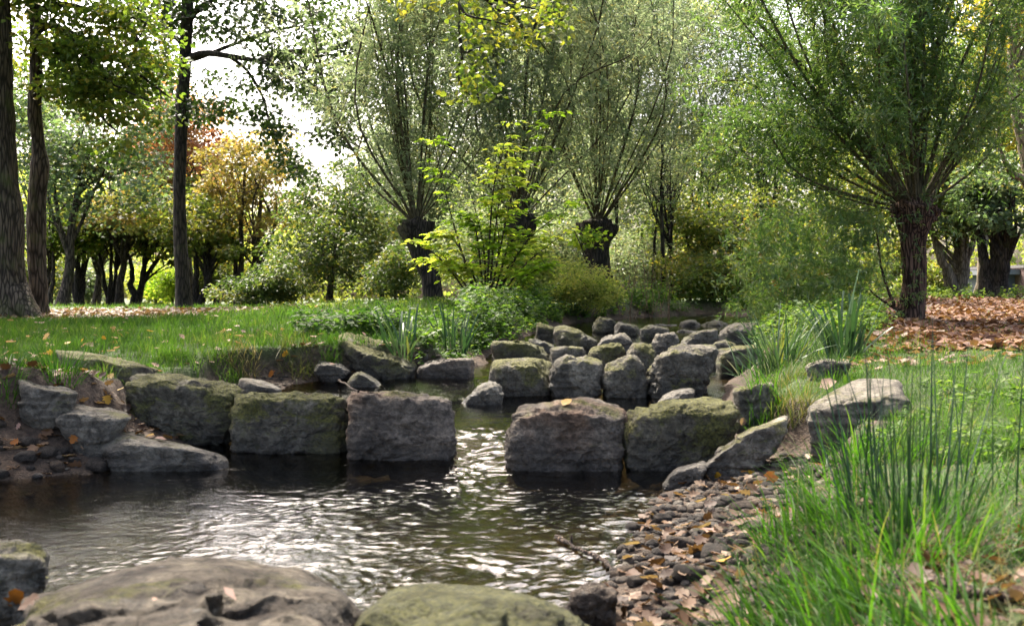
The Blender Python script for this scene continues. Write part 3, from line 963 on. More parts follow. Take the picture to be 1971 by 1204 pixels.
def trunk_mesh(mb, P, r0, r1, seg=14, flare=.55, fh=.35, wob=.12, seed=0):
    h = P[:, 2] - P[0, 2]
    t = np.linspace(0, 1, len(P))
    r = r0 + (r1 - r0) * t
    r = r * (1 + flare * np.exp(-h / fh))
    tube(mb, P, r, seg, .5, wob, seed)


def crown_tree(name, label, u, Y, rpx, ells, lmat, n, leaf, bark='bark_dark', ncl=70, nlimb=12, seed=0, top=None, forks=None,
               cat='tree', group=None, gap=0.0, spread=.17, tpl=LEAF, lean=0.0, up=.7, flat=.55, sep=False, tint_sp=.2, rfrac=.35):
    """ells: list of (u, v, ru, rv, depth radius m, dY) ellipsoids that make the crown; rpx: trunk half width in photo pixels"""
    rs = RS(seed + 1000)
    x = xz(u, Y)
    z = gz(x, Y)
    root = thing(name, label, cat, (x, Y, z - .05), group)
    r0 = rpx / F * Y
    lm = MB()
    cents = []
    for (uc, vc, ru, rv, dd, dY) in ells:
        c = at(uc, vc, Y + dY)
        R = np.array([ru / F * (Y + dY), dd, rv / F * (Y + dY)])
        k = max(6, int(ncl * ru * rv / sum(e[2] * e[3] for e in ells)))
        C = ell_points(rs, k, c, R, gap, seed + uc * .01)
        C = C[C[:, 2] > ground(C[:, 0], C[:, 1]) + .15]
        cents.append(C)
        s = spread * (R[0] * R[1] * R[2]) ** (1 / 3) * 1.15
        clump_leaves(lm, C, max(4, int(n * len(C) / ncl / max(1, len(C)))), (s, s, s * flat), leaf[0], leaf[1], rs, tpl, up, tint_sp=tint_sp)
    C = np.concatenate(cents)
    ctop = C.mean(0) if top is None else at(top[0], top[1], Y)
    if rpx > 0:
        tm = MB()
        for (du, dtop) in (forks or [(0, None)]):
            b = np.array([x + du / F * Y, Y, z - .12])
            tp = ctop if dtop is None else at(dtop[0], dtop[1], Y + rs.uniform(-.6, .6))
            P = trunk_path(b, tp, rs, min(.035, .05 * r0 / .15))
            trunk_mesh(tm, P, r0, r0 * rfrac, 10 if Y > 24 else 16, seed=seed)
        part(tm, 'trunk', M[bark], root)
        bm_ = MB()
        ix = rs.permutation(len(C))[:nlimb]
        for k in ix:
            t = rs.uniform(.35, .95)
            p0 = P[int(t * (len(P) - 1))]
            rr = r0 * (.55 - .3 * t)
            L = limb_path(p0, C[k], rs)
            tube(bm_, L, np.linspace(rr, .012, len(L)), 6)
            if sep:
                part(bm_, 'limb', M[bark], root); bm_ = MB()
            # forks of the limb
            for q in rs.permutation(len(C))[:3]:
                m_ = L[rs.randint(3, 7)]
                if np.linalg.norm(C[q] - m_) < 3.2:
                    tw = limb_path(m_, C[q], rs, n=6)
                    tube(bm_, tw, np.linspace(rr * .4, .008, len(tw)), 5)
        if bm_.n:
            part(bm_, 'branches', M[bark], root)
    part(lm, 'crown', M[lmat], root, False)
    return root


# ------------------------------------------------------------------ pollard willows
def rod_leaves(lm, path, rs, per_m, twig, L, W, t0=.1, tint=.5):
    """short twigs along a rod and narrow leaves along the twigs"""
    seg = np.linalg.norm(np.diff(path, axis=0), axis=1)
    tot = seg.sum()
    nt_ = max(3, int(tot * per_m))
    tt = rs.uniform(t0, 1, nt_) * (len(path) - 1)
    i = np.minimum(tt.astype(int), len(path) - 2)
    B = path[i] + (path[i + 1] - path[i]) * (tt - i)[:, None]
    T = unit(path[i + 1] - path[i])
    d = unit(T * .55 + rand_dirs(rs, nt_) * .9)
    tl = rs.uniform(.35, 1.2, nt_) * twig * (1.15 - .6 * tt / len(path))
    nl = 11
    s = np.tile(np.linspace(.12, 1, nl), (nt_, 1)) + rs.normal(size=(nt_, nl)) * .03
    P = B[:, None] + d[:, None] * (s * tl[:, None])[..., None]
    P[..., 2] -= (s ** 2 * tl[:, None]) * .22
    P = P.reshape(-1, 3) + rs.normal(size=(nt_ * nl, 3)) * .015
    D = np.repeat(d, nl, 0) * .6 + rs.normal(size=(nt_ * nl, 3)) * .6
    D[:, 2] -= .25
    N = unit(rs.normal(size=(nt_ * nl, 3)) + np.array([0, 0, .5]))
    sc = rs.uniform(.6, 1.25, nt_ * nl)
    t = np.clip(tint + np.repeat(rs.normal(size=nt_) * .16, nl) + rs.normal(size=nt_ * nl) * .16, 0, 1)
    scatter(lm, LEAF, P, D, N, L * sc, W * sc, t)


def willow(label, base_uv, head_uv, Y, r_px, rods, lmat, seed, per_m=5.0, twig=.55, L=.1, W=.02, head_r=1.7, extra=None, bark='bark_willow', nside=4, bend=.045, t0=.16):
    rs = RS(seed)
    b = at(base_uv[0], base_uv[1], Y)
    b[2] = gz(b[0], Y) - .08
    h = at(head_uv[0], head_uv[1], Y)
    root = thing('pollard_willow', label, 'tree', tuple(b), 'pollard willows')
    r0 = r_px / F * Y
    tm = MB()
    P = spline([b, b * .6 + h * .4 + np.array([.25 * r0, .02, 0]), h * .75 + b * .25 - np.array([.1 * r0, 0, 0]), h + np.array([0, 0, .1])], 16)
    t = np.linspace(0, 1, 16)
    rad = r0 * (1 + .22 * np.exp(-t * 9) - .12 * np.sin(t * math.pi) + .62 * smooth((t - .62) / .36))
    tube(tm, P, rad, 28, .5, .2, seed)
    part(tm, 'trunk', M[bark], root)
    hv, hf = ico(4)
    hm = MB()
    s = r0 * head_r
    dv = hv * (1 + .35 * fbm(hv * 2.2 + seed, 4) + .22 * np.abs(perlin(hv * 3.4 + seed)))[:, None]
    V = dv * np.array([s, s, s * .62]) + h + np.array([0, 0, .05])
    hm.add(V, hf)
    part(hm, 'head', M[bark], root)
    lm = MB()
    for (ang, yaw, ln, rr) in rods:
        a, y_ = math.radians(ang), math.radians(yaw)
        d0 = np.array([math.sin(a) * math.cos(y_), math.sin(a) * math.sin(y_), math.cos(a)])
        p0 = h + d0 * s * .55
        up = np.array([0, 0, 1.0])
        p1 = p0 + unit(d0 * 1 + up * .05) * ln * .4 + rs.normal(size=3) * bend * .8 * ln
        p2 = p0 + unit(d0 * 1 + up * .22) * ln * .72 + rs.normal(size=3) * bend * ln
        p3 = p0 + unit(d0 * 1 + up * (.30 if abs(ang) < 55 else -.10)) * ln + rs.normal(size=3) * .06 * ln
        path = spline([p0, p1, p2, p3], 16)
        rm = MB()
        tube(rm, path, np.linspace(rr, .005, 16) ** 1.0, 7)
        # a few side shoots
        for k in range(nside):
            i = rs.randint(2, 13)
            dd = unit(unit(path[i + 1] - path[i]) + rand_dirs(rs, 1)[0] * .75)
            sl = ln * rs.uniform(.14, .3)
            q = spline([path[i], path[i] + dd * sl * .5 + rs.normal(size=3) * .03, path[i] + dd * sl + up * .1 * sl], 7)
            tube(rm, q, np.linspace(rr * .33, .004, 7), 5)
            rod_leaves(lm, q, rs, per_m * 1.2, twig * .8, L, W, .15, rs.uniform(.2, .65))
        part(rm, 'shoot', M['rod'], root)
        rod_leaves(lm, path, rs, per_m, twig, L, W, t0, rs.uniform(.2, .65))
    if extra:
        extra(root, lm, rs, h)
    part(lm, 'crown', M[lmat], root, False)
    return root


def rodset(seed, n, lo, hi, l0, l1, r=.03, yawsp=180):
    rs = RS(seed)
    out = []
    for k in range(n):
        a = lo + (hi - lo) * (k + rs.uniform(-.9, 1.9)) / n
        yaw = rs.uniform(-75, 75)
        out.append((a, yaw, rs.uniform(l0, l1), r * rs.uniform(.5, 1.75)))
    return out


# right pollard willow, the big one on the leaf litter
def right_extra(root, lm, rs, h):
    Y = 16.0
    # low side shoots from the foot of the trunk
    for pts, r in (([(1738, 600), (1718, 590), (1690, 572), (1672, 555)], .035), ([(1722, 588), (1708, 555), (1694, 505), (1688, 450), (1672, 395)], .028)):
        P = spline([at(u, v, Y - .12 + .1 * k) for k, (u, v) in enumerate(pts)], 12)
        m = MB()
        tube(m, P, np.linspace(r, .008, 12), 7)
        part(m, 'side_branch', M['bark_willow'], root)
        rod_leaves(lm, P, rs, 14, .5, .085, .019, .3, .5)
    # loose sprays hanging below and left of the head
    C = np.array([at(rs.uniform(1450, 1700), rs.uniform(400, 560), Y + rs.uniform(-1.2, 1.5)) for k in range(120)])
    for c in C:
        q = spline([c, c + np.array([rs.uniform(-.5, .2), rs.uniform(-.2, .2), -.15]), c + np.array([rs.uniform(-.9, .3), 0, -.5])], 6)
        rod_leaves(lm, q, rs, 9, .3, .105, .03, 0, rs.uniform(.2, .7))
    # fresh sprigs on the head and on the trunk
    for k in range(22):
        a = rs.uniform(0, 2 * math.pi)
        c = h + np.array([math.cos(a) * .45, math.sin(a) * .45, rs.uniform(-.35, .3)])
        q = spline([c, c + np.array([math.cos(a) * .2, math.sin(a) * .2, .02]), c + np.array([math.cos(a) * .42, math.sin(a) * .42, -.2])], 5)
        rod_leaves(lm, q, rs, 10, .22, .08, .017, 0, .45)
    for k in range(10):
        c = at(rs.uniform(1728, 1775), rs.uniform(440, 600), Y - .26)
        rod_leaves(lm, spline([c, c + np.array([rs.uniform(-.12, .12), -.05, -.16])], 3), rs, 12, .12, .07, .015, 0, .5)


rods = ([(-80, 5, 3.2, .02), (-68, 15, 3.9, .022), (-60, -10, 4.4, .024), (-54, 8, 5.0, .028), (-47, -25, 5.4, .03), (-45, 20, 6.0, .035),
         (-40, -5, 6.2, .036), (-34, 30, 6.0, .034), (-30, -30, 6.0, .036), (-25, 10, 6.4, .04), (-20, 40, 6.0, .036), (-16, -40, 6.2, .038), (-12, 0, 6.6, .045),
         (-8, 60, 6.2, .04), (-5, -60, 6.3, .04), (-1, 20, 6.4, .045), (3, -20, 6.4, .042), (6, 50, 6.2, .04), (9, -50, 6.2, .038), (13, 10, 6.4, .05), (17, -15, 6.2, .038),
         (22, 30, 5.8, .034), (28, -25, 5.4, .03), (36, 10, 5.0, .028), (46, -10, 4.4, .026), (58, 20, 3.6, .024), (-58, 60, 4.6, .024), (-48, -60, 4.8, .026),
         (-38, 70, 5.0, .026), (52, 60, 3.8, .022), (40, -60, 4.2, .024), (-64, -35, 3.8, .022), (-50, 35, 4.8, .026), (-28, 55, 6.2, .03), (-22, -55, 6.3, .028), (-18, 15, 6.6, .022), (-10, -25, 6.6, .026), (0, -45, 6.5, .024), (-33, 5, 6.2, .026)])
willow('pollard willow with a thick reddish brown trunk standing in the brown leaf litter at right', (1750, 625), (1762, 412), 16.0, 25, rods, 'willow', 11, 21, .66, .105, .027, 1.6, right_extra)

# the three willows in the middle
willow('pollard willow with a leaning dark trunk at the left edge of the bright sapling', (838, 565), (800, 440), 22, 21, rodset(21, 21, -40, 32, 5.5, 9.8, .022), 'willow_pale', 12, 7.5, .9, .13, .034, 1.15, None, 'bark_dark', 8, .075, .06)
willow('pollard willow with a dark trunk hidden behind the bright sapling', (985, 568), (1002, 428), 22.5, 22, rodset(22, 22, -36, 38, 5.5, 10.5, .022), 'willow_pale', 13, 7.5, .9, .13, .034, 1.15, None, 'bark_dark', 8, .075, .06)
willow('pollard willow with a short dark stump above the fine leaved bush', (1150, 575), (1152, 440), 24, 24, rodset(23, 21, -38, 36, 5.5, 10.5, .022), 'willow_pale', 14, 7.5, .9, .13, .034, 1.1, None, 'bark_dark', 8, .075, .06)

# ------------------------------------------------------------------ left foreground trees
def px_poly(pts, Y0, Y1=None, n=18):
    Y1 = Y0 if Y1 is None else Y1
    m = len(pts)
    return spline([at(u, v, Y0 + (Y1 - Y0) * k / (m - 1)) for k, (u, v) in enumerate(pts)], n)


Y = 19.0
x0 = xz(-6, Y)
t = thing('oak_tree', 'huge grey brown trunk with a flared mossy root at the left edge of the lawn', 'tree', (x0, Y, gz(x0, Y) - .05))
m = MB()
P = px_poly([(-4, 628), (-6, 540), (-12, 420), (-16, 250), (-18, 80), (-24, -150), (-20, -420)], Y, None, 40)
h = P[:, 2] - P[0, 2]
rad = .49 * (1 - .055 * h) * (1 + .55 * np.exp(-h / .38) + .16 * np.exp(-((h - 2.0) / .5) ** 2))
tube(m, P, rad, 40, .5, .10, 3)
root_ = px_poly([(30, 560), (52, 596), (70, 612), (92, 622)], Y - .15, Y - .5, 8)
tube(m, root_, np.linspace(.26, .07, 8), 10, .5, .2, 5)
part(m, 'trunk', M['bark'], t)
rs = RS(41)
lm, cen = MB(), []
for k in range(70):
    cen.append(at(rs.uniform(-420, 90), rs.uniform(-420, -40), Y + rs.uniform(-3.5, 3.5)))
for k in range(46):  # unseen crown clumps added above the frame to shade the left lawn
    cen.append(np.array([rs.uniform(-10, -4.2), rs.uniform(12.5, 18.5), rs.uniform(7.2, 10)]))
for k in list(range(12)) + list(range(70, 86)):
    m = MB()
    q = limb_path(P[rs.randint(24, 38)], cen[k], rs)
    tube(m, q, np.linspace(.12, .02, len(q)), 7)
    part(m, 'limb', M['bark'], t)
clump_leaves(lm, cen, 130, (.75, .75, .4), .13, .09, rs)
part(lm, 'crown', M['green'], t, False)

Y = 20.0
x0 = xz(74, Y)
t = thing('maple_tree', 'slim knobbly trunk with a swollen knot, close beside the huge left trunk', 'tree', (x0, Y, gz(x0, Y) - .05))
m = MB()
P = px_poly([(76, 612), (72, 540), (70, 440), (73, 370), (78, 318), (74, 280), (66, 215), (70, 150), (69, 60), (66, -20), (60, -160)], Y, None, 60)
v = V0 + (CAMZ - P[:, 2]) / Y * F
rpx = np.interp(v, [-160, 0, 60, 150, 215, 270, 300, 318, 335, 380, 440, 540, 590, 612], [8, 10, 11, 12, 13, 12, 14, 18, 17, 16, 17, 17, 18, 23])
tube(m, P, rpx / F * Y, 22, .5, .14, 8)
part(m, 'trunk', M['bark'], t)
rs = RS(42)
lm = MB()
tops = [[(68, 25), (110, 8), (170, 18), (240, 30), (300, 50)], [(68, 60), (110, 50), (160, 100), (215, 160), (300, 200)], [(70, 45), (130, 60), (220, 110), (290, 160), (330, 190)],
        [(66, -10), (120, -60), (200, -80), (280, -60)], [(68, 20), (40, -30), (-10, -80)], [(70, 70), (100, 90), (150, 150), (200, 230), (235, 260)], [(62, -60), (90, -160), (160, -240)],
        [(240, 30), (270, 90), (300, 120), (325, 150)]]
cen = []
for k, L in enumerate(tops):
    q = px_poly(L, Y - .1, Y - 1.5 + .8 * (k % 4), 14)
    m = MB()
    tube(m, q, np.linspace(.075, .01, 14), 7)
    for j in range(5):
        i = rs.randint(4, 13)
        e = q[i] + np.array([rs.uniform(-.3, .35), rs.uniform(-.6, .6), rs.uniform(-.7, .3)])
        w = limb_path(q[i], e, rs, n=6)
        tube(m, w, np.linspace(.02, .006, 6), 5)
        cen += [w[3], w[5]]
    part(m, 'limb', M['bark_dark'], t)
    cen += [q[i] + rs.normal(size=3) * .25 for i in (6, 8, 10, 12, 13)]
for k in range(46):
    u = rs.uniform(75, 325)
    vmax = np.interp(u, [75, 150, 210, 260, 300, 325], [120, 190, 245, 235, 190, 60])
    cen.append(at(u, rs.uniform(-120, vmax), Y + rs.uniform(-1.8, 1.4)))
cen = [c for c in cen if U0 + F * c[0] / c[1] < 285 + rs.uniform(0, 35)]
clump_leaves(lm, cen, 82, (.30, .34, .09), .115, .085, rs, LEAF6, .9)
part(lm, 'crown', M['yellowgreen'], t, False)

# the tree with the dark silhouette in the left centre
Y = 26.0
x0 = xz(354, Y)
t = thing('oak_tree', 'slender dark trunk standing alone in the middle of the lawn with drooping dark green boughs', 'tree', (x0, Y, gz(x0, Y) - .05))
m = MB()
P = px_poly([(354, 598), (351, 540), (346, 440), (346, 330), (350, 220), (352, 180), (357, 100), (362, 0), (366, -120), (372, -260)], Y, None, 40)
v = V0 + (CAMZ - P[:, 2]) / Y * F
rpx = np.interp(v, [-260, -100, 0, 150, 330, 440, 540, 585, 600], [4, 9, 11.5, 12, 11.5, 12.5, 13.5, 16, 21])
tube(m, P, rpx / F * Y, 16, .5, .09, 12)
part(m, 'trunk', M['bark_dark'], t)
rs = RS(43)
lims = [[(364, 112), (395, 102), (440, 108), (500, 118), (560, 132), (620, 140), (690, 165)], [(440, 108), (475, 135), (505, 185), (520, 240), (545, 290), (585, 345)],
        [(358, 118), (392, 108), (450, 85), (520, 60), (580, 50), (640, 30)], [(362, 40), (385, 15), (430, -10), (500, -40)], [(360, 20), (340, -20), (300, -40), (240, -60)],
        [(356, 95), (340, 75), (310, 60), (270, 40)], [(500, 118), (560, 100), (640, 95), (700, 60), (730, 40)], [(362, -40), (420, -70), (520, -80)], [(364, -60), (330, -90), (300, -110)],
        [(366, -60), (400, -90), (430, -110)], [(560, 132), (610, 170), (640, 220), (650, 270)], [(358, 150), (345, 190), (335, 205)]]
cen = []
for k, L in enumerate(lims):
    q = px_poly(L, Y, Y + (-1.6, .8, 1.4, -1.2, -.6, .5)[k % 6], 16)
    m = MB()
    tube(m, q, np.linspace((.10, .05, .07)[k % 3], .012, 16), 7)
    for j in range(3):
        i = rs.randint(4, 15)
        e = q[i] + np.array([rs.uniform(-.3, .9), rs.uniform(-.6, .6), rs.uniform(-.8, .5)])
        w = limb_path(q[i], e, rs, n=6)
        tube(m, w, np.linspace(.02, .006, 6), 5)
        cen += [w[4], w[5]]
    part(m, 'limb', M['bark_dark'], t)
    if k < 11:
        cen += [q[i] + rs.normal(size=3) * .22 for i in (9, 12, 15)]
for (u, v) in [(400, 55), (440, 25), (500, 45), (540, 85), (590, 60), (640, 40), (690, 40), (725, 85), (655, 110), (600, 145), (560, 170), (620, 190), (665, 170), (705, 150), (650, 225), (640, 258), (580, 110),
               (525, 120), (475, 160), (460, 205), (495, 212), (530, 245), (545, 292), (572, 335), (425, 195), (398, 160), (390, 60), (300, 55), (270, 30), (325, 15), (295, 100), (680, 100), (690, 190), (670, 130),
               (620, 80), (720, 20), (660, 5), (600, 15), (550, 30), (480, 5), (430, 60), (470, 70), (250, 5), (700, 120), (640, 170), (715, 60), (520, 262), (560, 312), (440, 215), (385, 225)]:
    cen.append(at(u, v, Y + rs.uniform(-1.3, 1.3)))
    cen.append(at(u + rs.uniform(-18, 18), v + rs.uniform(-16, 16), Y + rs.uniform(-1.3, 1.3)))
for k in range(26):
    cen.append(at(rs.uniform(240, 560), rs.uniform(-70, -10), Y + rs.uniform(-2.2, 2.2)))
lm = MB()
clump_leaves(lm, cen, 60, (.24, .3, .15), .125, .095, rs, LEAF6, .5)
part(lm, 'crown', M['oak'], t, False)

# yellow bough hanging into the top of the picture, from a maple standing left of the stream
t = thing('maple_tree', 'yellow leaved bough hanging down into the top middle from a tree outside the view', 'tree', (-6.6, 9.2, gz(-6.6, 9.2) - .05))
m = MB()
P = spline([(-6.6, 9.2, gz(-6.6, 9.2) - .1), (-6.5, 9.2, 2.2), (-6.2, 9.3, 4.6), (-5.6, 9.6, 7.2), (-5.2, 9.8, 9.6)], 24)
trunk_mesh(m, P, .26, .07, 16)
part(m, 'trunk', M['bark'], t)
rs = RS(44)
lm, cen = MB(), []
for k, (e, i) in enumerate([((-1.2, 9.2, 5.0), 12), ((-3.5, 12, 7.5), 15), ((-2.2, 11, 6.8), 14), ((-4, 7, 7.5), 16), ((-7.5, 6, 7.5), 15), ((-2.8, 9, 8.2), 17), ((-5.2, 13, 9.2), 19), ((-8.2, 11, 8.2), 16)]):
    q = limb_path(P[i], e, rs, .12, 12)
    m = MB()
    tube(m, q, np.linspace(.09, .02, 12), 8)
    part(m, 'limb', M['bark_dark'], t)
    if k: cen += [q[j] + rs.normal(size=3) * np.array([.8, .8, .45]) for j in (5, 6, 7, 8, 9, 9, 10, 10, 11, 11, 11, 11)]  # unseen crown over these limbs, spread to shade the foreground
cen = [c for c in cen if c[2] > CAMZ + .29 * c[1] + 1.0]
clump_leaves(lm, cen, 110, (.6, .6, .22), .125, .10, rs, LEAF6, .9)
Yb = 8.6
for L in ([(870, -160), (878, -60), (884, 10), (884, 70), (890, 110), (905, 150)], [(884, 70), (893, 100), (912, 95), (930, 90)], [(880, -10), (930, -5), (985, 8), (1040, 20), (1075, 30)], [(884, 10), (900, 30), (945, 40), (1000, 55)],
          [(890, 110), (880, 140), (900, 180), (930, 190)], [(930, -5), (960, 20), (985, 45), (1030, 60)], [(880, -60), (840, -20), (800, -10), (770, 0)], [(985, 8), (1050, -20), (1090, -40)]):
    q = px_poly(L, Yb, Yb + .3 * rs.uniform(-1, 1), 10)
    m = MB()
    tube(m, q, np.linspace(.014, .004, 10), 6)
    part(m, 'limb', M['bark_dark'], t)
q = spline([(-1.2, 9.2, 5.0), (-.75, 8.8, 4.8), tuple(at(870, -160, Yb))], 8)
m = MB(); tube(m, q, np.linspace(.022, .013, 8), 6); part(m, 'limb', M['bark_dark'], t)
cen = [at(u, v, Yb + rs.uniform(-.35, .35)) for (u, v) in [(885, 15), (905, 5), (930, 18), (955, 10), (980, 30), (1005, 20), (1030, 40), (1055, 25), (1075, 50), (1060, 65), (1000, 60), (960, 45), (925, 48), (900, 40), (940, 65),
        (1045, 8), (1080, 10), (910, 95), (930, 92), (895, 130), (905, 155), (890, 175), (915, 180), (935, 170), (925, 150), (940, 185), (880, 120), (870, 5), (845, 8), (985, 75), (1020, 68), (800, -5), (775, 5), (860, -40), (900, -50), (960, -40), (1020, -40), (1080, -50), (930, 120), (895, 60)]]
l2 = MB()
clump_leaves(l2, cen, 27, (.08, .1, .055), .058, .046, rs, LEAF6, .8)
part(lm, 'crown', M['yellowgreen'], t, False)
part(l2, 'bough_leaves', M['bough'], t, False)

# ------------------------------------------------------------------ far grove on the left
GV = 'trees of the far left grove'
T = [
 ('maple_tree', 'thick straight grey trunk left of the far grove under blue green foliage', 120, 34, 11, [(190, 330, 140, 110, 3.2, 0), (100, 270, 90, 120, 2.5, 1), (250, 200, 80, 90, 2.6, 1)], 'bluegreen', 19000, (.15, .13), 'bark', None),
 ('maple_tree', 'thin crooked dark trunk between the huge trunk and the thick grey one', 96, 37, 5, [(80, 440, 80, 60, 2.5, 0), (60, 200, 90, 120, 2.5, 0)], 'yellowgreen', 9000, (.15, .13), 'bark_dark', [(0, (104, 430)), (-3, (88, 440))]),
 ('maple_tree', 'forked small tree with two rising stems right of the thick grey trunk', 152, 39, 7, [(150, 440, 70, 45, 2.2, 0)], 'yellowgreen', 6000, (.15, .13), 'bark_dark', [(0, (130, 470)), (0, (150, 430)), (1, (165, 450))]),
 ('maple_tree', 'dark straight trunk wrapped in a little ivy in the middle of the far grove', 185, 41, 7.5, [(200, 430, 90, 60, 2.5, 0)], 'green', 8000, (.15, .13), 'bark_dark', None),
 ('maple_tree', 'tree with several thin stems spreading like a vase in the far grove', 210, 40, 5, [(230, 420, 80, 50, 2.4, 0)], 'green', 6000, (.15, .13), 'bark_dark', [(0, (190, 450)), (0, (208, 430)), (2, (226, 440))]),
 ('maple_tree', 'straight brown trunk with orange tinted low leaves in the far grove', 231, 38, 8.5, [(235, 415, 85, 40, 2, -.5), (260, 440, 60, 30, 2, -.5)], 'orange', 3600, (.15, .13), 'bark', None),
 ('maple_tree', 'curved dark trunk at the right end of the far grove', 260, 39, 7.5, [(300, 400, 100, 70, 2.8, 0), (330, 470, 60, 30, 2, 0)], 'green', 11000, (.15, .13), 'bark_dark', [(0, (250, 470)), (0, (290, 440))]),
 ('red_maple', 'red leaved maple rising behind the slender dark trunk', 372, 42, 7, [(335, 225, 70, 95, 3, 0), (395, 270, 50, 70, 2.5, 0), (350, 340, 90, 60, 3, 0), (300, 300, 50, 60, 2.4, -1)], 'red', 17000, (.16, .14), 'bark_dark', None),
 ('maple_tree', 'dark trunk with a limb leaning right beside the slender trunk', 378, 36, 7.5, [(370, 440, 95, 60, 2.8, 0), (430, 470, 60, 40, 2, 0)], 'green', 10000, (.15, .13), 'bark_dark', [(0, (376, 440)), (3, (430, 470))]),
 ('orange_maple', 'orange yellow maple with dark forking boughs standing against the sky', 462, 37, 6.5, [(490, 290, 70, 60, 2.6, 0), (530, 345, 60, 50, 2.6, 0), (435, 340, 60, 60, 2.6, 0), (490, 410, 80, 40, 2.8, 0), (430, 460, 50, 30, 2, 0)], 'orange', 13500, (.14, .12), 'bark_dark', [(-6, (448, 420)), (0, (470, 300)), (10, (510, 340)), (14, (540, 400))]),
 ('maple_tree', 'mid green tree filling the back of the grove between the red and orange maples', 420, 46, 6, [(420, 400, 80, 110, 3.2, 0), (300, 330, 80, 90, 3.2, 2)], 'green', 12000, (.17, .15), 'bark_dark', None),
 ('hornbeam', 'dense hornbeam with dark green and yellowing leaves reaching the ground', 640, 31, 7, [(640, 440, 95, 120, 3, 0), (700, 470, 80, 100, 2.4, -.5), (575, 500, 80, 75, 2.4, -.5), (600, 395, 45, 70, 1.6, 0), (685, 350, 50, 60, 1.6, 0)], 'darkyellow', 24000, (.12, .08), 'bark_dark', None),
 ('hornbeam', 'pale leaved tree filling the gap left of the leaning willow', 735, 34, 5, [(745, 430, 65, 125, 2.8, 0), (690, 480, 60, 80, 2.4, 0)], 'willow_grey', 15000, (.13, .05), 'bark_dark', None),
]
for k, (nm, lab, u, Y, r, el, lmt, n, lf, bk, fk) in enumerate(T):
    crown_tree(nm, lab, u, Y, r, el, lmt, int(n * .62), lf, 'bark' if k % 2 else bk, max(40, n // 130), 12, 60 + k, forks=fk, group=GV, gap=.10 if nm != 'orange_maple' else .16, spread=.14, sep=nm == 'orange_maple')

crown_tree('hornbeam_bush', 'low bush of yellow tinged leaves in front of the dense hornbeam', 480, 28, 3, [(480, 558, 75, 26, 1.2, 0), (530, 535, 60, 40, 1.2, 0)], 'darkyellow', 9000, (.10, .065), ncl=90, nlimb=6, seed=91, cat='shrub')

# ------------------------------------------------------------------ right hand background
T = [
 ('willow_tree', 'tall pale grey green willow right of the three pollards', 1190, 31, 4, [(1180, 240, 95, 230, 2.4, 0), (1180, 10, 100, 150, 2.4, 0)], 'willow_pale', 34000, (.14, .03), None),
 ('willow_tree', 'tall willow standing behind the leaning left pollard', 820, 37, 5, [(815, 300, 85, 250, 2.4, 0), (830, -10, 90, 140, 2.4, 0), (750, 300, 55, 130, 2, 0), (800, 450, 110, 100, 2.4, 0)], 'willow_pale', 46000, (.17, .05), None),
 ('willow_tree', 'tall willow standing behind the sapling', 940, 38, 5, [(945, 260, 100, 290, 2.4, 0), (940, 0, 100, 150, 2.4, 0), (940, 460, 100, 110, 2.4, 0)], 'willow_pale', 46000, (.17, .05), None),
 ('willow_tree', 'tall willow standing behind the third pollard stump', 1080, 37, 5, [(1080, 250, 100, 300, 2.4, 0), (1080, 0, 110, 150, 2.4, 0), (1080, 460, 110, 110, 2.4, 0)], 'willow_pale', 46000, (.17, .05), None),
 ('willow_tree', 'tall yellowish green willow in the centre right background', 1262, 33, 5, [(1270, 180, 95, 250, 2.6, 0), (1260, 420, 80, 80, 2.2, 0), (1290, -40, 110, 130, 2.6, 0)], 'willow_pale', 36000, (.14, .032), [(0, (1280, 300)), (6, (1262, 200)), (12, (1300, 330))]),
 ('willow_tree', 'tall silvery willow left of the big pollard shoots', 1370, 30, 4.5, [(1370, 220, 100, 250, 2.6, 0), (1400, 0, 120, 150, 2.6, 0)], 'willow_pale', 30000, (.14, .032), [(0, (1360, 300)), (-8, (1330, 340))]),
 ('willow_tree', 'green willow behind the left shoots of the big pollard', 1490, 29, 4.5, [(1490, 220, 120, 260, 2.6, 0)], 'willow', 20000, (.14, .032), [(0, (1500, 300)), (-10, (1460, 330))]),
 ('alder_tree', 'dark leaning multi stemmed alder in the shady gap left of the big pollard', 1420, 25, 5, [(1330, 440, 90, 60, 1.8, 0), (1450, 450, 90, 60, 1.8, .5), (1560, 440, 90, 70, 1.8, 1)], 'green', 12000, (.11, .07), [(0, (1455, 440)), (-8, (1380, 460)), (-20, (1340, 430)), (-44, (1310, 420))]),
 ('alder_tree', 'thin dark trunk rising through pale willow leaves in the right middle', 1275, 24, 5, [(1275, 330, 70, 80, 1.6, .4)], 'willow_grey', 3500, (.11, .028), [(0, (1278, 250)), (-22, (1262, 400)), (16, (1296, 380))]),
 ('lime_tree', 'grey trunk with a forked crown directly right of the big pollard', 1840, 31, 13, [(1830, 390, 80, 70, 2.4, 0), (1790, 330, 90, 90, 2.4, .5)], 'green', 10000, (.13, .10), [(0, (1840, 400)), (0, (1800, 440)), (2, (1872, 450))]),
 ('lime_tree', 'dark vase shaped trunk near the building at far right', 1908, 29, 15, [(1910, 380, 90, 70, 2.4, 0)], 'bluegreen', 7500, (.13, .10), [(0, (1880, 430)), (2, (1912, 400)), (4, (1950, 440))]),
 ('lime_tree', 'tall tree with yellow autumn leaves behind the right willow shoots', 1885, 36, 9, [(1880, 120, 120, 190, 3.4, 0), (1960, 260, 80, 120, 3, 0)], 'yellow', 11000, (.15, .12), None),
 ('lime_tree', 'leafy green tree closing the gap behind the big pollard trunk', 1660, 34, 7, [(1640, 260, 130, 240, 3, 0), (1700, 470, 100, 80, 2.5, 0), (1800, 220, 90, 200, 2.8, 1)], 'green', 24000, (.14, .10), None),
]
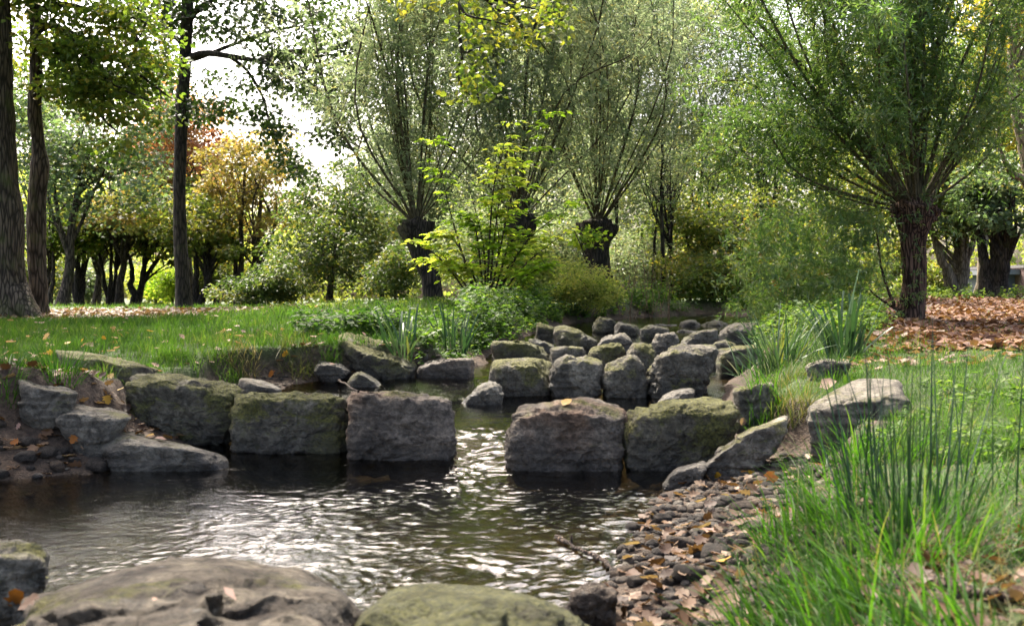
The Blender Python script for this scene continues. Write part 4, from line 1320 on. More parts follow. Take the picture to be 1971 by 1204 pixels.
for k, (nm, lab, u, Y, r, el, lmt, n, lf, fk) in enumerate(T):
    crown_tree(nm, lab, u, Y, r, el, lmt, n, lf, 'bark_pale' if (nm == 'lime_tree' and u < 1900) else 'bark_dark', max(50, n // 110), 14, 120 + k, forks=fk, group='trees behind the stream on the right', gap=.03, spread=.16,
               up=.5, flat=.8 if nm == 'willow_tree' else .55)

# pale trunk at the right edge
Y = 19.0
x0 = xz(1990, Y)
t = thing('plane_tree', 'pale curved trunk with a stub limb at the right edge high up', 'tree', (x0, Y, gz(x0, Y) - .05))
m = MB()
P = px_poly([(2016, 640), (2010, 540), (2004, 440), (1990, 340), (1972, 250), (1958, 180), (1955, 110), (1962, 20), (1975, -120)], Y, None, 30)
trunk_mesh(m, P, .22, .12, 16, .4)
part(m, 'trunk', M['bark_pale'], t)
m = MB()
q = px_poly([(2002, 420), (1975, 350), (1948, 335), (1932, 305), (1925, 285)], Y, Y - .3, 12)
tube(m, q, np.linspace(.10, .02, 12), 9, .5, .1)
part(m, 'limb', M['bark_pale'], t)
rs = RS(47)
lm = MB()
cen = [at(rs.uniform(1900, 2160), rs.uniform(-160, 60), Y + rs.uniform(-1.5, 1.5)) for k in range(45)]
clump_leaves(lm, cen, 80, (.4, .4, .2), .13, .11, rs)
for k in range(5):
    q = limb_path(P[rs.randint(22, 29)], cen[k], rs)
    m = MB(); tube(m, q, np.linspace(.05, .01, len(q)), 6); part(m, 'limb', M['bark_pale'], t)
part(lm, 'crown', M['yellow'], t, False)

# far wood that closes the view
rs = RS(48)
lm = MB()
cen = []
for k in range(1300):
    x = rs.uniform(-75, 75)
    u = U0 + F * x / 72
    top = np.interp(u, [-900, 0, 250, 380, 560, 760, 1000, 2000, 3000], [10, 10, 9, 7, 5.5, 7, 12, 14, 14])
    y = 72 + rs.uniform(-4, 7)
    cen.append((x, y, gz(x, y) + top * rs.uniform(.02, 1) ** .8))
clump_leaves(lm, cen, 60, (1.5, 1.4, .9), .42, .34, rs)
tag(lm.build('far_wood', M['bush'], None, False), kind='stuff')

# shrubs in the light beyond the grove, and others under the trees
S = [
 ('shrub', 'pale sunlit shrub seen between the trunks of the grove', 300, 56, [(300, 540, 75, 40, 2.2, 0)], 'bush', 5000, (.2, .14)),
 ('shrub', 'greyish shrub beyond the left part of the grove', 170, 57, [(170, 535, 70, 45, 2.2, 0)], 'willow_grey', 5000, (.2, .14)),
 ('shrub', 'yellowish shrub between the slender trunk and the orange maple', 330, 47, [(335, 545, 45, 34, 1.6, 0)], 'sapling', 4000, (.16, .12)),
 ('shrub', 'dark shrub under the orange maple', 420, 48, [(420, 530, 60, 45, 2, 0)], 'green', 5000, (.18, .14)),
 ('shrub', 'broad shrub beyond the huge left trunk', 30, 55, [(40, 525, 90, 60, 2.4, 0)], 'green', 6000, (.2, .15)),
 ('shrub', 'dark undergrowth bush behind the left pollard willow', 760, 27, [(760, 520, 60, 45, 1.4, 0)], 'darkyellow', 6000, (.10, .06)),
 ('shrub', 'bush behind the sapling between two pollard willows', 915, 26, [(915, 480, 70, 80, 1.6, 0)], 'willow_grey', 8000, (.11, .04)),
 ('shrub', 'bush behind the stump of the third pollard willow', 1085, 27, [(1090, 470, 60, 85, 1.6, 0)], 'willow_grey', 8000, (.11, .04)),
 ('shrub', 'grey green bush with dry stems right of the third pollard', 1225, 25, [(1225, 500, 60, 60, 1.4, 0)], 'willow_grey', 6000, (.10, .035)),
 ('shrub', 'deep green bush in the shady gap right of the channel', 1330, 24, [(1330, 530, 70, 42, 1.4, 0)], 'green', 6500, (.09, .055)),
 ('shrub', 'leafy bush between the shady gap and the big pollard', 1580, 22, [(1590, 500, 90, 65, 1.5, 0)], 'green', 9000, (.10, .05)),
 ('shrub', 'dark green bush below the leaning alder stems', 1470, 25, [(1470, 530, 80, 42, 1.4, 0)], 'green', 7000, (.09, .055)),
 ('shrub', 'low bush right of the big pollard trunk', 1800, 36, [(1800, 540, 55, 34, 1.5, 0)], 'green', 4000, (.14, .1)),
 ('shrub', 'leafy green bush hiding the foot of the middle pollard willow', 1020, 20.5, [(1025, 520, 50, 55, .7, 0)], 'bush', 4200, (.085, .05)),
 ('bramble', 'bramble with red and yellow leaves above the iris on the right bank', 1530, 17.5, [(1530, 545, 42, 32, .5, 0)], 'bramble', 1800, (.075, .055)),
 ('shrub', 'fine leaved yellow green bush at the foot of the third pollard willow', 1112, 18.6, [(1112, 545, 62, 50, .5, 0), (1080, 570, 50, 30, .4, 0), (1160, 565, 45, 34, .4, 0)], 'bush', 9000, (.06, .026)),
 ('shrub', 'small green sprouting plant with round leaves beside the stump', 1140, 20.5, [(1132, 452, 36, 26, .3, 0)], 'sapling', 170, (.12, .09)),
]
for k, (nm, lab, u, Y, el, lmt, n, lf) in enumerate(S):
    crown_tree(nm, lab, u, Y, 2.2, el, lmt, n, lf, 'twig', max(30, n // 70), 8, 160 + k, cat='shrub', group='shrubs beyond the banks', spread=.17, up=.5, flat=.7, rfrac=.5)

# ------------------------------------------------------------------ sapling with glowing compound leaves
Y = 17.6
x0 = xz(930, Y)
t = thing('sapling', 'slender multi stemmed sapling with glowing yellow green leaves at the middle of the bank', 'sapling', (x0, Y, gz(x0, Y) - .03))
rs = RS(50)
lm = MB()
zb = V0 + (CAMZ - gz(x0, Y)) / Y * F
stems = [((940, zb), (955, 430), (985, 242)), ((945, zb), (1000, 400), (1070, 222)), ((925, zb), (880, 470), (830, 455)), ((915, zb), (850, 500), (790, 465)), ((920, zb), (870, 420), (835, 275)), ((935, zb), (930, 470), (900, 350)),
         ((950, zb), (1010, 470), (1100, 395)), ((948, zb), (1010, 510), (1085, 450)), ((940, zb), (975, 420), (1000, 320)), ((928, zb), (905, 520), (860, 520)), ((938, zb), (960, 480), (950, 380)), ((944, zb), (990, 500), (1030, 440)),
         ((932, zb), (915, 440), (885, 420)), ((946, zb), (975, 520), (1000, 480)), ((922, zb), (880, 530), (815, 505)), ((936, zb), (948, 380), (968, 290)), ((950, zb), (1000, 540), (1050, 510))]
for k, S_ in enumerate(stems):
    q = px_poly(S_, Y, Y + rs.uniform(-.7, .7), 16)
    q[0][1] = Y
    m = MB()
    tube(m, q, np.linspace(.020, .004, 16), 6)
    bright = .75 if k in (0, 2, 3, 7, 8, 9, 11, 14, 15) else .3
    for j in range(26):
        i = rs.randint(5, 16)
        p0 = q[min(i, 15)]
        a = rs.uniform(0, 2 * math.pi)
        rl = rs.uniform(.16, .36)
        d = np.array([math.cos(a), math.sin(a) * .7, rs.uniform(-.1, .4)])
        e = p0 + unit(d) * rl
        R_ = spline([p0, p0 + unit(d) * rl * .5 + np.array([0, 0, .03]), e - np.array([0, 0, .04])], 6)
        tube(m, R_, np.linspace(.004, .002, 6), 4)
        npair = rs.randint(2, 5)
        for g in range(npair):
            s = .3 + .6 * g / npair
            b = R_[int(s * 5)]
            T_ = unit(R_[-1] - R_[0])
            sd_ = unit(np.cross(T_, [0, 0, 1]))
            for sg in (-1, 1):
                D = T_ * .5 + sd_ * sg + np.array([0, 0, rs.uniform(-.35, .1)])
                scatter(lm, LEAF6, [b], [D], [unit(np.array([0, 0, 1]) + rs.normal(size=3) * .45)], rs.uniform(.11, .17), rs.uniform(.05, .075), np.clip(bright + rs.normal() * .2, 0, 1))
        scatter(lm, LEAF6, [R_[-1]], [T_ + np.array([0, 0, -.2])], [unit(np.array([0, 0, 1]) + rs.normal(size=3) * .4)], .13, .055, np.clip(bright + rs.normal() * .2, 0, 1))
    part(m, 'stem', M['twig'], t)
part(lm, 'leaves', M['sapling'], t, False)

# dry upright stems right of the third pollard
t = thing('dry_stalks', 'thin dry reddish stalks standing in the herbs right of the third pollard', 'stalks', (xz(1225, 20), 20, gz(xz(1225, 20), 20)))
m = MB()
rs = RS(51)
for k in range(26):
    u = rs.uniform(1185, 1300)
    b = np.array([xz(u, 20), 20 + rs.uniform(-.5, .5), 0]); b[2] = gz(b[0], b[1])
    e = b + np.array([rs.uniform(-.35, .25), 0, rs.uniform(.8, 1.5)])
    tube(m, limb_path(b, e, rs, 0, 6), np.linspace(.007, .003, 6), 5)
part(m, 'stems', bark_mat('dry_stalk', (.10, .06, .04), (.24, .16, .10), 20), t)

# ------------------------------------------------------------------ low building at the far right
Y = 44.0
b0 = at(1925, 566, Y)
t = thing('low_building', 'low grey blue sided building with a purple brown brick block at the far right', 'building', (b0[0], Y, gz(b0[0], Y)))
zt, zb_ = at(0, 524, Y)[2], gz(b0[0], Y) - .3


def box(mb, x0, x1, y0, y1, z0, z1):
    V = np.array([[x, y, z] for x in (x0, x1) for y in (y0, y1) for z in (z0, z1)])
    mb.add(V, [[0, 1, 3, 2], [4, 6, 7, 5], [0, 4, 5, 1], [2, 3, 7, 6], [0, 2, 6, 4], [1, 5, 7, 3]])


m = MB()
xs0, xs1 = xz(1926, Y), xz(1953, Y)
box(m, xs0, xs1, Y, Y + 6, zb_, zt - .1)
part(m, 'wall', plain_mat('dark_core', (.10, .11, .13)), t, False)
m = MB()
for k in range(9):
    z = zb_ + .1 + k * (zt - .2 - zb_) / 9
    box(m, xs0 - .02, xs1 - .01, Y - .05, Y - .004, z, z + (zt - .2 - zb_) / 9 - .03)
part(m, 'siding', plain_mat('grey_blue_board', (.075, .085, .11), .6, .15), t, False)
m = MB(); box(m, xs0 - .4, xs1 - .02, Y - .5, Y + 6.2, zt - .095, zt + .12); part(m, 'roof', plain_mat('pale_fascia', (.10, .11, .12)), t, False)
m = MB(); box(m, xs1, xs1 + 6, Y - .8, Y + 6, zb_, at(0, 516, Y)[2]); part(m, 'brick_block', plain_mat('purple_brick', (.10, .062, .056), .9, .25, 9), t, False)
m = MB(); box(m, xs1 - .05, xs1 + 6.1, Y - .9, Y + 6.1, at(0, 516, Y)[2] + .003, at(0, 516, Y)[2] + .12); part(m, 'coping', plain_mat('coping', (.09, .085, .085)), t, False)

# ------------------------------------------------------------------ grass, herbs, litter (uncountable cover)
def area(rs, n, Y0, Y1, ua, ub, pad=0):
    Yv = 1 / rs.uniform(1 / Y1, 1 / Y0, n)
    x = xz(rs.uniform(ua, ub, n), Yv)
    return x, Yv


def grass_patch(name, mat, n, Y0, Y1, ua, ub, L, W, seed, lean=.25, curve=.9, keep=None, tint=.45, k=3):
    rs = RS(seed)
    x, y = area(rs, n, Y0, Y1, ua, ub)
    ok = rs.uniform(0, 1, n) < grass_mask(x, y) * np.clip(.75 + .7 * n2(x, y, 1.7, 4.0), .15, 1)
    if keep is not None:
        ok &= keep(x, y)
    x, y = x[ok], y[ok]
    n = len(x)
    B = np.stack([x, y, ground(x, y) - .01], -1)
    cl = np.clip(1 + .6 * n2(x, y, 2.6, 7.0), .45, 1.7)
    l = L[0] + (L[1] - L[0]) * rs.uniform(0, 1, n) ** 1.5
    mb = MB()
    blades(mb, B, rs.uniform(0, 2 * math.pi, n), np.abs(rs.normal(size=n)) * lean + .03, rs.uniform(.1, 1, n) * curve, l * cl, W * rs.uniform(.7, 1.3, n) * np.clip(y / 9, .6, 2.2),
           np.clip(tint + .35 * n2(x, y, .8, 6.0) + rs.normal(size=n) * .18, 0, 1), k, roll=rs.uniform(-.8, .8, n))
    return tag(mb.build(name, M[mat], None, True), kind='stuff')


grass_patch('lawn_grass', 'grass', 120000, 7.2, 17, -260, 1000, (.06, .17), .007, 201)
grass_patch('lawn_grass', 'grass', 60000, 14, 46, -200, 1040, (.06, .16), .008, 202, tint=.6, k=2)
grass_patch('bank_grass', 'grass', 52000, 4.6, 11, 1380, 2150, (.05, .17), .0065, 203, .5, 1.7, tint=.45)
grass_patch('bank_grass', 'grass_fg', 15000, 2.2, 5, 1330, 2300, (.06, .24), .010, 204, .55, 1.8, keep=lambda x, y: ~((x > .80) & (y < 2.95)) | (RS(5).uniform(0, 1, len(x)) < .06), tint=.4, k=4)
grass_patch('bank_grass', 'grass', 26000, 10, 30, 1400, 2150, (.06, .18), .008, 205, tint=.65, k=2)


grass_patch('bank_grass', 'drygrass', 9000, 2.1, 9, 1360, 2300, (.06, .2), .006, 206, .8, 2.0, tint=.6, k=4)


def herbs(n, Y0, Y1, ua, ub, H, L, mat, seed, keep=None, tint=.4, Wr=.62, dmin=.12):
    rs = RS(seed)
    m = n // 9
    x, y = area(rs, m, Y0, Y1, ua, ub)
    d, isr = bank_d(x, y)
    ok = (d > dmin) & (rs.uniform(0, 1, m) < np.clip(.6 + .9 * n2(x, y, 1.1, 12.0), .05, 1))
    if keep is not None: ok &= keep(x, y)
    x, y = x[ok], y[ok]
    g = ground(x, y)
    hh = H * np.clip(.75 + .6 * n2(x, y, .9, 14.0), .25, 1.4) * rs.uniform(.6, 1.1, len(x))
    k = 9
    s = np.tile(np.linspace(.25, 1, k), (len(x), 1))
    lx, ly = rs.normal(size=(len(x), 1)) * .08 * s, rs.normal(size=(len(x), 1)) * .08 * s
    P = np.stack([x[:, None] + lx, y[:, None] + ly, g[:, None] + s * hh[:, None]], -1).reshape(-1, 3)
    a = rs.uniform(0, 2 * math.pi, len(P))
    D = np.stack([np.cos(a), np.sin(a), rs.uniform(-.5, .25, len(P))], -1)
    N = unit(np.array([0, 0, 1.0]) + rs.normal(size=(len(P), 3)) * .35)
    l = L * rs.uniform(.55, 1.25, len(P)) * np.repeat(rs.uniform(.8, 1.15, len(x)), k)
    mb = MB()
    scatter(mb, LEAF, P, D, N, l, l * Wr, np.clip(tint + np.repeat(rs.normal(size=len(x)) * .18, k) + rs.normal(size=len(P)) * .12, 0, 1))
    return tag(mb.build('herb_cover', M[mat], None, False), kind='stuff')


herbs(3000, 17, 25, 520, 930, .10, .08, 'nettle', 211, tint=.95)  # pale leaf tint stands in for sunlight on the mound
herbs(4200, 11.7, 13.4, 570, 770, .30, .095, 'nettle', 212, tint=.2)  # dark leaf tint puts the shade of this patch into the colour
herbs(4200, 10.8, 13.2, 800, 950, .24, .07, 'nettle', 213, tint=.45)
herbs(15000, 12.8, 18.5, 890, 1160, .42, .085, 'nettle', 214, tint=.45)
herbs(22000, 18, 27, 1150, 1500, .55, .09, 'nettle', 215, tint=.5)
herbs(12000, 16.2, 20, 1060, 1490, .34, .085, 'nettle', 219, tint=.45)
herbs(60000, 13.5, 22.5, 960, 1520, .30, .08, 'nettle', 220, keep=lambda x, y: bank_d(x, y)[0] < 1.3, tint=.5, dmin=.0)
herbs(9000, 10.8, 13.5, 915, 1010, .2, .06, 'nettle', 221, keep=lambda x, y: bank_d(x, y)[0] < .9, tint=.35, dmin=.1)
herbs(13000, 11.5, 21, 1440, 1700, .40, .08, 'nettle', 216, tint=.6)
herbs(3600, 26, 34, 1690, 1990, .35, .11, 'nettle', 217, tint=.7)
herbs(1500, 4.6, 7.4, 1660, 2000, .16, .05, 'nettle', 218, tint=.5)


def litter(name, mat, x, y, L, seed, tpl=LEAF6, lift=.03, tint=None, flat=1.0, W=.75):
    rs = RS(seed)
    n = len(x)
    P = np.stack([x, y, ground(x, y) + rs.uniform(.005, lift, n)], -1)
    a = rs.uniform(0, 2 * math.pi, n)
    D = np.stack([np.cos(a), np.sin(a), rs.normal(size=n) * .25 / flat], -1)
    N = unit(np.array([0, 0, 1.0]) + rs.normal(size=(n, 3)) * .42 / flat)
    s = rs.uniform(L[0], L[1], n)
    mb = MB()
    scatter(mb, tpl, P, D, N, s, s * W, rs.uniform(0, 1, n) if tint is None else np.clip(tint + rs.normal(size=n) * .2, 0, 1))
    return tag(mb.build(name, M[mat], None, True), kind='stuff')


rs = RS(220)
x, y = area(rs, 30000, 8.8, 36, 1560, 2300)
ok = rs.uniform(0, 1, len(x)) < litter_mask(x, y) * (bank_d(x, y)[0] > .3)
litter('leaf_litter', 'litter', x[ok], y[ok], (.07, .14), 221, lift=.06)
x, y = area(rs, 2600, 8.6, 12.5, 1620, 2300)
ok = rs.uniform(0, 1, len(x)) < np.clip(litter_mask(x, y) + .15, 0, 1)
litter('leaf_litter', 'dead', x[ok], y[ok], (.06, .12), 222, LOBED, .05, .75)
x, y = area(rs, 9000, 16.5, 30, -120, 640)
ok = rs.uniform(0, 1, len(x)) < litter_mask(x, y)
litter('leaf_litter', 'dead', x[ok], y[ok], (.06, .13), 223, lift=.07, tint=.6)
x, y = area(rs, 240, 7.4, 17, -100, 720)
ok = grass_mask(x, y) > .3
litter('fallen_leaves', 'leafpink', x[ok], y[ok], (.05, .1), 224, LOBED, .12, .4)
x, y = area(rs, 70, 7.4, 14, -100, 720)
litter('fallen_leaves', 'leafyellow', x, y, (.05, .09), 225, LOBED, .12)
# shores
xs = rs.uniform(.2, 2.0, 2100); ys = rs.uniform(2.4, 6.6, 2100)
d, isr = bank_d(xs, ys)
ok = isr & (d > .03) & (d < np.interp(ys, [2.4, 4, 5, 6.5], [.6, .7, .8, 1.15])) & (rs.uniform(0, 1, 2100) < np.interp(ys, [2.4, 4.6, 5.4, 6.6], [.95, .8, .32, .14]))
litter('leaf_litter', 'dead', xs[ok], ys[ok], (.03, .082), 226, LOBED, .05)
xs = rs.uniform(.75, 1.8, 420); ys = rs.uniform(1.9, 3.3, 420)
litter('leaf_litter', 'dead', xs, ys, (.035, .085), 227, LOBED, .05, .4)
xs = rs.uniform(-4.8, -1.8, 1500); ys = rs.uniform(5.6, 7.6, 1500)
d, isr = bank_d(xs, ys)
ok = (~isr) & (d > .02) & (d < 1.6)
litter('leaf_litter', 'dead', xs[ok][:520], ys[ok][:520], (.04, .10), 228, LOBED, .04)
xs = rs.uniform(-2.6, -1.0, 160); ys = rs.uniform(9.4, 11.4, 160)
d, isr = bank_d(xs, ys)
ok = (d > .03) & (d < .7)
litter('leaf_litter', 'dead', xs[ok], ys[ok], (.04, .09), 229, LOBED, .04)


def gravel(n, xr_, yr_, dmin, dmax, right, S, seed):
    rs = RS(seed)
    x, y = rs.uniform(*xr_, n), rs.uniform(*yr_, n)
    d, isr = bank_d(x, y)
    ok = (isr == right) & (d > dmin) & (d < dmax)
    x, y = x[ok], y[ok]
    n = len(x)
    z = ground(x, y)
    iv, if_ = ico(2)
    s = rs.uniform(S[0], S[1], n) ** 1.0
    shp = iv[None] * (rs.uniform(.6, 1.3, (n, 1, 3)) * np.array([1.1, 1.1, .7])) * s[:, None, None]
    q = shp.reshape(-1, 3)
    q = q * (1 + .22 * perlin(np.repeat(np.stack([x, y, z], -1) * 9.1, len(iv), 0) + np.tile(iv, (n, 1)) * 1.5))[:, None]
    V = q + np.repeat(np.stack([x, y, z + s * .2], -1), len(iv), 0)
    mb = MB()
    Fc = if_[None] + (np.arange(n) * len(iv))[:, None, None]
    mb.add(V, Fc.reshape(-1, 3), np.repeat(rs.uniform(0, 1, n), len(if_)))
    return tag(mb.build('gravel', M['cobble'], None, True), kind='stuff')


gravel(3000, (.2, 2.1), (2.6, 6.7), -.3, 1.0, True, (.008, .034), 231)
gravel(700, (-4.8, -1.8), (5.5, 7.0), -.3, .55, False, (.008, .026), 232)
gravel(500, (-2.8, -.8), (9.0, 11.4), -.1, .55, False, (.012, .03), 233)

# ------------------------------------------------------------------ cobbles, each an object of its own
cob = []
for k in range(7):
    iv, if_ = ico(3)
    rs = RS(300 + k)
    dv = iv * np.array([1.15, .9, .62]) * (1 + .2 * fbm(iv * 1.1 + k * 5, 3) + .07 * perlin(iv * 4 + k))[:, None]
    dv = np.clip(dv, -np.array([.95, .8, .5]), np.array([.95, .8, .5]))
    mb = MB(); mb.add(dv, if_, rs.uniform(0, .9))
    cob.append(mb)
cob_me = [c.mesh('cobble', M['cobble']) for c in cob]
cob_src = []
for me in cob_me:
    n_ = len(me.vertices)
    me.attributes.new('wet', 'FLOAT', 'POINT')
rs = RS(310)
cobs = []
tries = 0
while len(cobs) < 40 and tries < 3000:
    tries += 1
    u, v = rs.uniform(1190, 1640), rs.uniform(880, 1130)
    p_, n_ = hit(u, v)
    if p_ is None or p_[2] > .3 or p_[2] > gz(p_[0], p_[1]) + .03: continue
    d, isr = bank_d(p_[0:1], p_[1:2])
    if d[0] < -.12 or d[0] > 1.0: continue
    s = rs.uniform(.03, .07)
    if any(np.hypot(p_[0] - q[0], p_[1] - q[1]) < (s + q[2]) * .8 for q in cobs): continue
    cobs.append((p_[0], p_[1], s, p_[2]))
left = []
while len(left) < 12 and tries < 8000:
    tries += 1
    u, v = rs.uniform(-20, 200), rs.uniform(810, 925)
    p_, n_ = hit(u, v)
    if p_ is None or p_[2] > .33 or p_[2] > gz(p_[0], p_[1]) + .03: continue
    s = rs.uniform(.03, .07)
    if any(np.hypot(p_[0] - q[0], p_[1] - q[1]) < (s + q[2]) * .8 for q in left): continue
    left.append((p_[0], p_[1], s, p_[2]))
for lst, lab, grp in ((cobs, 'small brown grey cobble on the right shore among fallen leaves', 'cobbles on the right shore'), (left, 'small dark cobble on the muddy left shore', 'cobbles on the left shore')):
    for k, (x, y, s, z) in enumerate(lst):
        if k < 7:
            o = bpy.data.objects.new('cobble', cob_me[k % 7])
        else:
            o = src.copy()
            o.data = cob_me[k % 7]
        src = o
        COL.objects.link(o)
        o.location = (x, y, z + s * .22)
        o.scale = (s, s, s)
        o.rotation_euler = (rs.uniform(-.25, .25), rs.uniform(-.25, .25), rs.uniform(0, 6.28))
        tag(o, lab, 'cobble', grp)

# ------------------------------------------------------------------ fallen leaves that stand out
def fallen(u, v, size, mat, label, tpl=LOBED, tilt=.35, lift=.012, seed=0, Wr=.95, near=None):
    p_, n_ = hit(u, v)
    if p_ is None: return
    rs = RS(400 + seed)
    mb = MB()
    a = rs.uniform(0, 6.28)
    N = unit(n_ + rs.normal(size=3) * tilt)
    D = np.cross(N, [math.cos(a), math.sin(a), .1])
    D = unit(D)
    scatter(mb, tpl, [-D * size * .45], [D], [N], size, size * Wr, .5)
    o = mb.build('fallen_leaf', M[mat], None, True)
    o.location = p_ + n_ * lift + np.array([0, 0, size * tilt * .22])
    tag(o, label, 'leaf', 'fallen leaves that stand out')


FL = [
 (1485, 935, .115, 'leaforange', 'large orange brown leaf standing upright on the pebbles of the right shore', LOBED, .9),
 (1470, 1000, .07, 'leaforange', 'small bright orange leaf on the pebbles below the large one', LOBED, .7),
 (1382, 915, .06, 'leafyellow', 'yellow leaf lying at the lower end of the grooved slab', LOBED, .5),
 (1448, 917, .055, 'leafyellow', 'yellow leaf on pebbles between the grooved slab and the orange leaf', LOBED, .4),
 (1530, 886, .08, 'leafpink', 'beige leaf on dark mud under the layered slab', LOBED, .6),
 (1592, 745, .13, 'leafpink', 'pinkish brown curled leaf on the grass tuft above the layered slab', LEAF6, .5),
 (1498, 776, .07, 'leafyellow', 'bright yellow leaf caught in the drooping grass tuft', LOBED, .5),
 (1090, 777, .09, 'leafyellow', 'pale yellow leaf lying on the flat topped boulder beside the gap', LEAF6, .25),
 (1245, 1022, .085, 'dead', 'brown leaf at the water edge on the right shore', LOBED, .5),
 (1285, 1040, .12, 'dead', 'large brown folded leaf on the lower right shore', LEAF6, .5),
 (1370, 1030, .10, 'leafpink', 'pinkish beige lobed leaf on the right shore', LOBED, .35),
 (1312, 1095, .08, 'leaforange', 'orange brown leaf near the twig on the lower shore', LEAF6, .4),
 (1395, 1085, .075, 'leafyellow', 'spotted yellow leaf behind the front grass', LEAF6, .4),
 (440, 1148, .055, 'leafpink', 'thin pale leaf lying on the broad foreground rock', LEAF, .15),
 (297, 1163, .03, 'leafpink', 'tiny pale leaf left of the thin one on the foreground rock', LEAF, .15),
 (36, 1150, .07, 'leaforange', 'orange brown leaf beside the foreground rock at the left edge', LOBED, .6),
 (60, 1172, .06, 'dead', 'brown leaf below the orange one at the left edge', LOBED, .5),
 (522, 724, .11, 'leaforange', 'orange oak leaf on the mud behind the flat stone', LOBED, .3),
 (143, 845, .06, 'leaforange', 'orange leaf between cobbles beside the middle slab', LOBED, .5),
 (28, 855, .055, 'leaforange', 'orange leaf on the cobbles at the left edge', LOBED, .4),
 (35, 824, .05, 'leafpink', 'pale leaf on the mud below the left slab', LOBED, .4),
 (205, 772, .07, 'leafyellow', 'yellow leaf in the gap behind the middle slab', LOBED, .4),
 (288, 842, .07, 'leafyellow', 'yellow leaf on top of the low wedge stone', LEAF6, .3),
 (310, 848, .08, 'leafpink', 'beige leaf beside the yellow one on the wedge stone', LEAF6, .3),
 (738, 665, .09, 'leafpink', 'whitish leaf on the sloping moss covered boulder', LEAF6, .1),
 (766, 680, .06, 'leafpink', 'small whitish leaf lower on the sloping moss covered boulder', LEAF6, .1),
 (648, 656, .08, 'leafyellow', 'yellow leaf at the upper end of the sloping moss covered boulder', LOBED, .4),
 (640, 702, .08, 'leafpink', 'pinkish leaf on the flat grey slab by the mossy boulder', LEAF6, .1),
 (548, 682, .08, 'leafyellow', 'yellow leaf on the grass edge above the mud', LOBED, .4),
 (1430, 812, .06, 'leafpink', 'pale leaf in the crack right of the front row', LEAF6, .4),
 (1860, 640, .13, 'leaforange', 'orange leaf on the litter at the right', LOBED, .4),
 (1735, 667, .13, 'leafpink', 'pale curled leaf on the grass edge right of the iris', LEAF6, .5),
]
for k, f in enumerate(FL):
    fallen(*f[:5], tpl=f[5], tilt=f[6], seed=k, Wr=.4 if f[5] is LEAF else .9)

# ------------------------------------------------------------------ sticks
def stick(name, label, pts, r, seed, stubs=()):
    P = []
    for u, v in pts:
        p_, n_ = hit(u, v)
        P.append(np.array([p_[0], p_[1], max(p_[2], float(wlevel(p_[1])) + .004)]) + np.array([0, 0, r * .9]))
    P = spline(P, 18)
    rs = RS(seed)
    P[1:-1] += rs.normal(size=(16, 3)) * r * .25
    t = thing(name, label, 'stick', tuple(P[0]))
    m = MB()
    tube(m, P, np.linspace(r, r * .55, 18) * (1 + .2 * rs.normal(size=18)), 9, .5, .25, seed)
    part(m, 'stem', M['twig'], t)
    for i, d, l in stubs:
        m = MB()
        tube(m, spline([P[i], P[i] + np.array(d) * l * .5, P[i] + np.array(d) * l + np.array([0, 0, .01])], 5), np.linspace(r * .6, r * .3, 5), 6, .5, .2)
        part(m, 'side_twig', M['twig'], t)


stick('stick', 'dark knotty stick lying at the water edge at the bottom centre right', [(1070, 1094), (1110, 1097), (1160, 1103), (1190, 1118)], .013, 501, [(4, (.1, .2, 1), .03), (15, (.3, -.9, .1), .07)])
stick('stick', 'brown stick lying across dead leaves in the lower right corner', [(1785, 1125), (1860, 1146), (1960, 1162), (2040, 1170)], .017, 502)
stick('stick', 'thin pale stick on the mud in front of the dark pointed slab', [(620, 745), (650, 750), (690, 756)], .012, 503, [(8, (.6, .2, .4), .06)])

# ------------------------------------------------------------------ iris, rush and grass tufts
def clump(name, label, cat, base, rad, n, L, W, mat, seed, lean=.35, curve=.8, blunt=False, k=7, tint=.45, az=None, azsp=math.pi, group=None, extra=None, roll=.9, zb=None):
    """base: photo pixel of the foot, or an (x, y) pair in metres"""
    if zb is None and base[0] > 60 or base[1] > 60:
        p_, n_ = hit(*base)
    else:
        p_ = np.array([base[0], base[1], zb if zb is not None else drop(*base)[0]])
    rs = RS(seed)
    a = rs.uniform(0, 2 * math.pi, n)
    rr = np.sqrt(rs.uniform(0, 1, n)) * rad
    B = np.stack([np.cos(a) * rr, np.sin(a) * rr, np.zeros(n)], -1)
    for i in range(n):
        B[i, 2] = drop(p_[0] + B[i, 0], p_[1] + B[i, 1], p_[2] + .35)[0] - p_[2]
    B[:, 2] = np.clip(B[:, 2], -.25, .12) - .01
    azv = a + rs.normal(size=n) * .5 if az is None else az + rs.uniform(-1, 1, n) * azsp
    mb = MB()
    blades(mb, B, azv, np.abs(rs.normal(size=n)) * lean + .02, rs.uniform(.15, 1, n) * curve, L * rs.uniform(.5, 1.1, n), W * rs.uniform(.7, 1.2, n),
           np.clip(tint + rs.normal(size=n) * .22, 0, 1), k, blunt, rs.uniform(-roll, roll, n))
    if extra: extra(mb, rs)
    o = mb.build(name, M[mat], None, True)
    o.location = p_
    return tag(o, label, cat, group)


GI = 'iris clumps along the stream'


def big_iris(mb, rs):
    blades(mb, np.array([[-.06, 0, 0], [.02, .05, 0], [-.25, 0, 0], [.16, 0, 0], [.08, -.05, 0]]), [0, 0, math.pi, 0, 0], [.22, .12, .1, .3, .18], [.02, .05, .12, .1, .04],
           [.88, .62, .66, .58, .6], [.062, .042, .034, .03, .036], [.15, .3, .1, .4, .2], 7, True)


def long_arch(mb, rs):
    blades(mb, np.array([[0, 0, 0], [.05, .1, 0], [-.05, 0, 0], [0, .05, 0]]), [math.pi, math.pi + .15, math.pi - .2, math.pi], [.45, .2, .75, .3], [1.25, 1.75, .95, 1.3], [1.35, 1.15, 1.0, .9], [.024, .016, .02, .02], [.65, .2, .6, .3], 14)


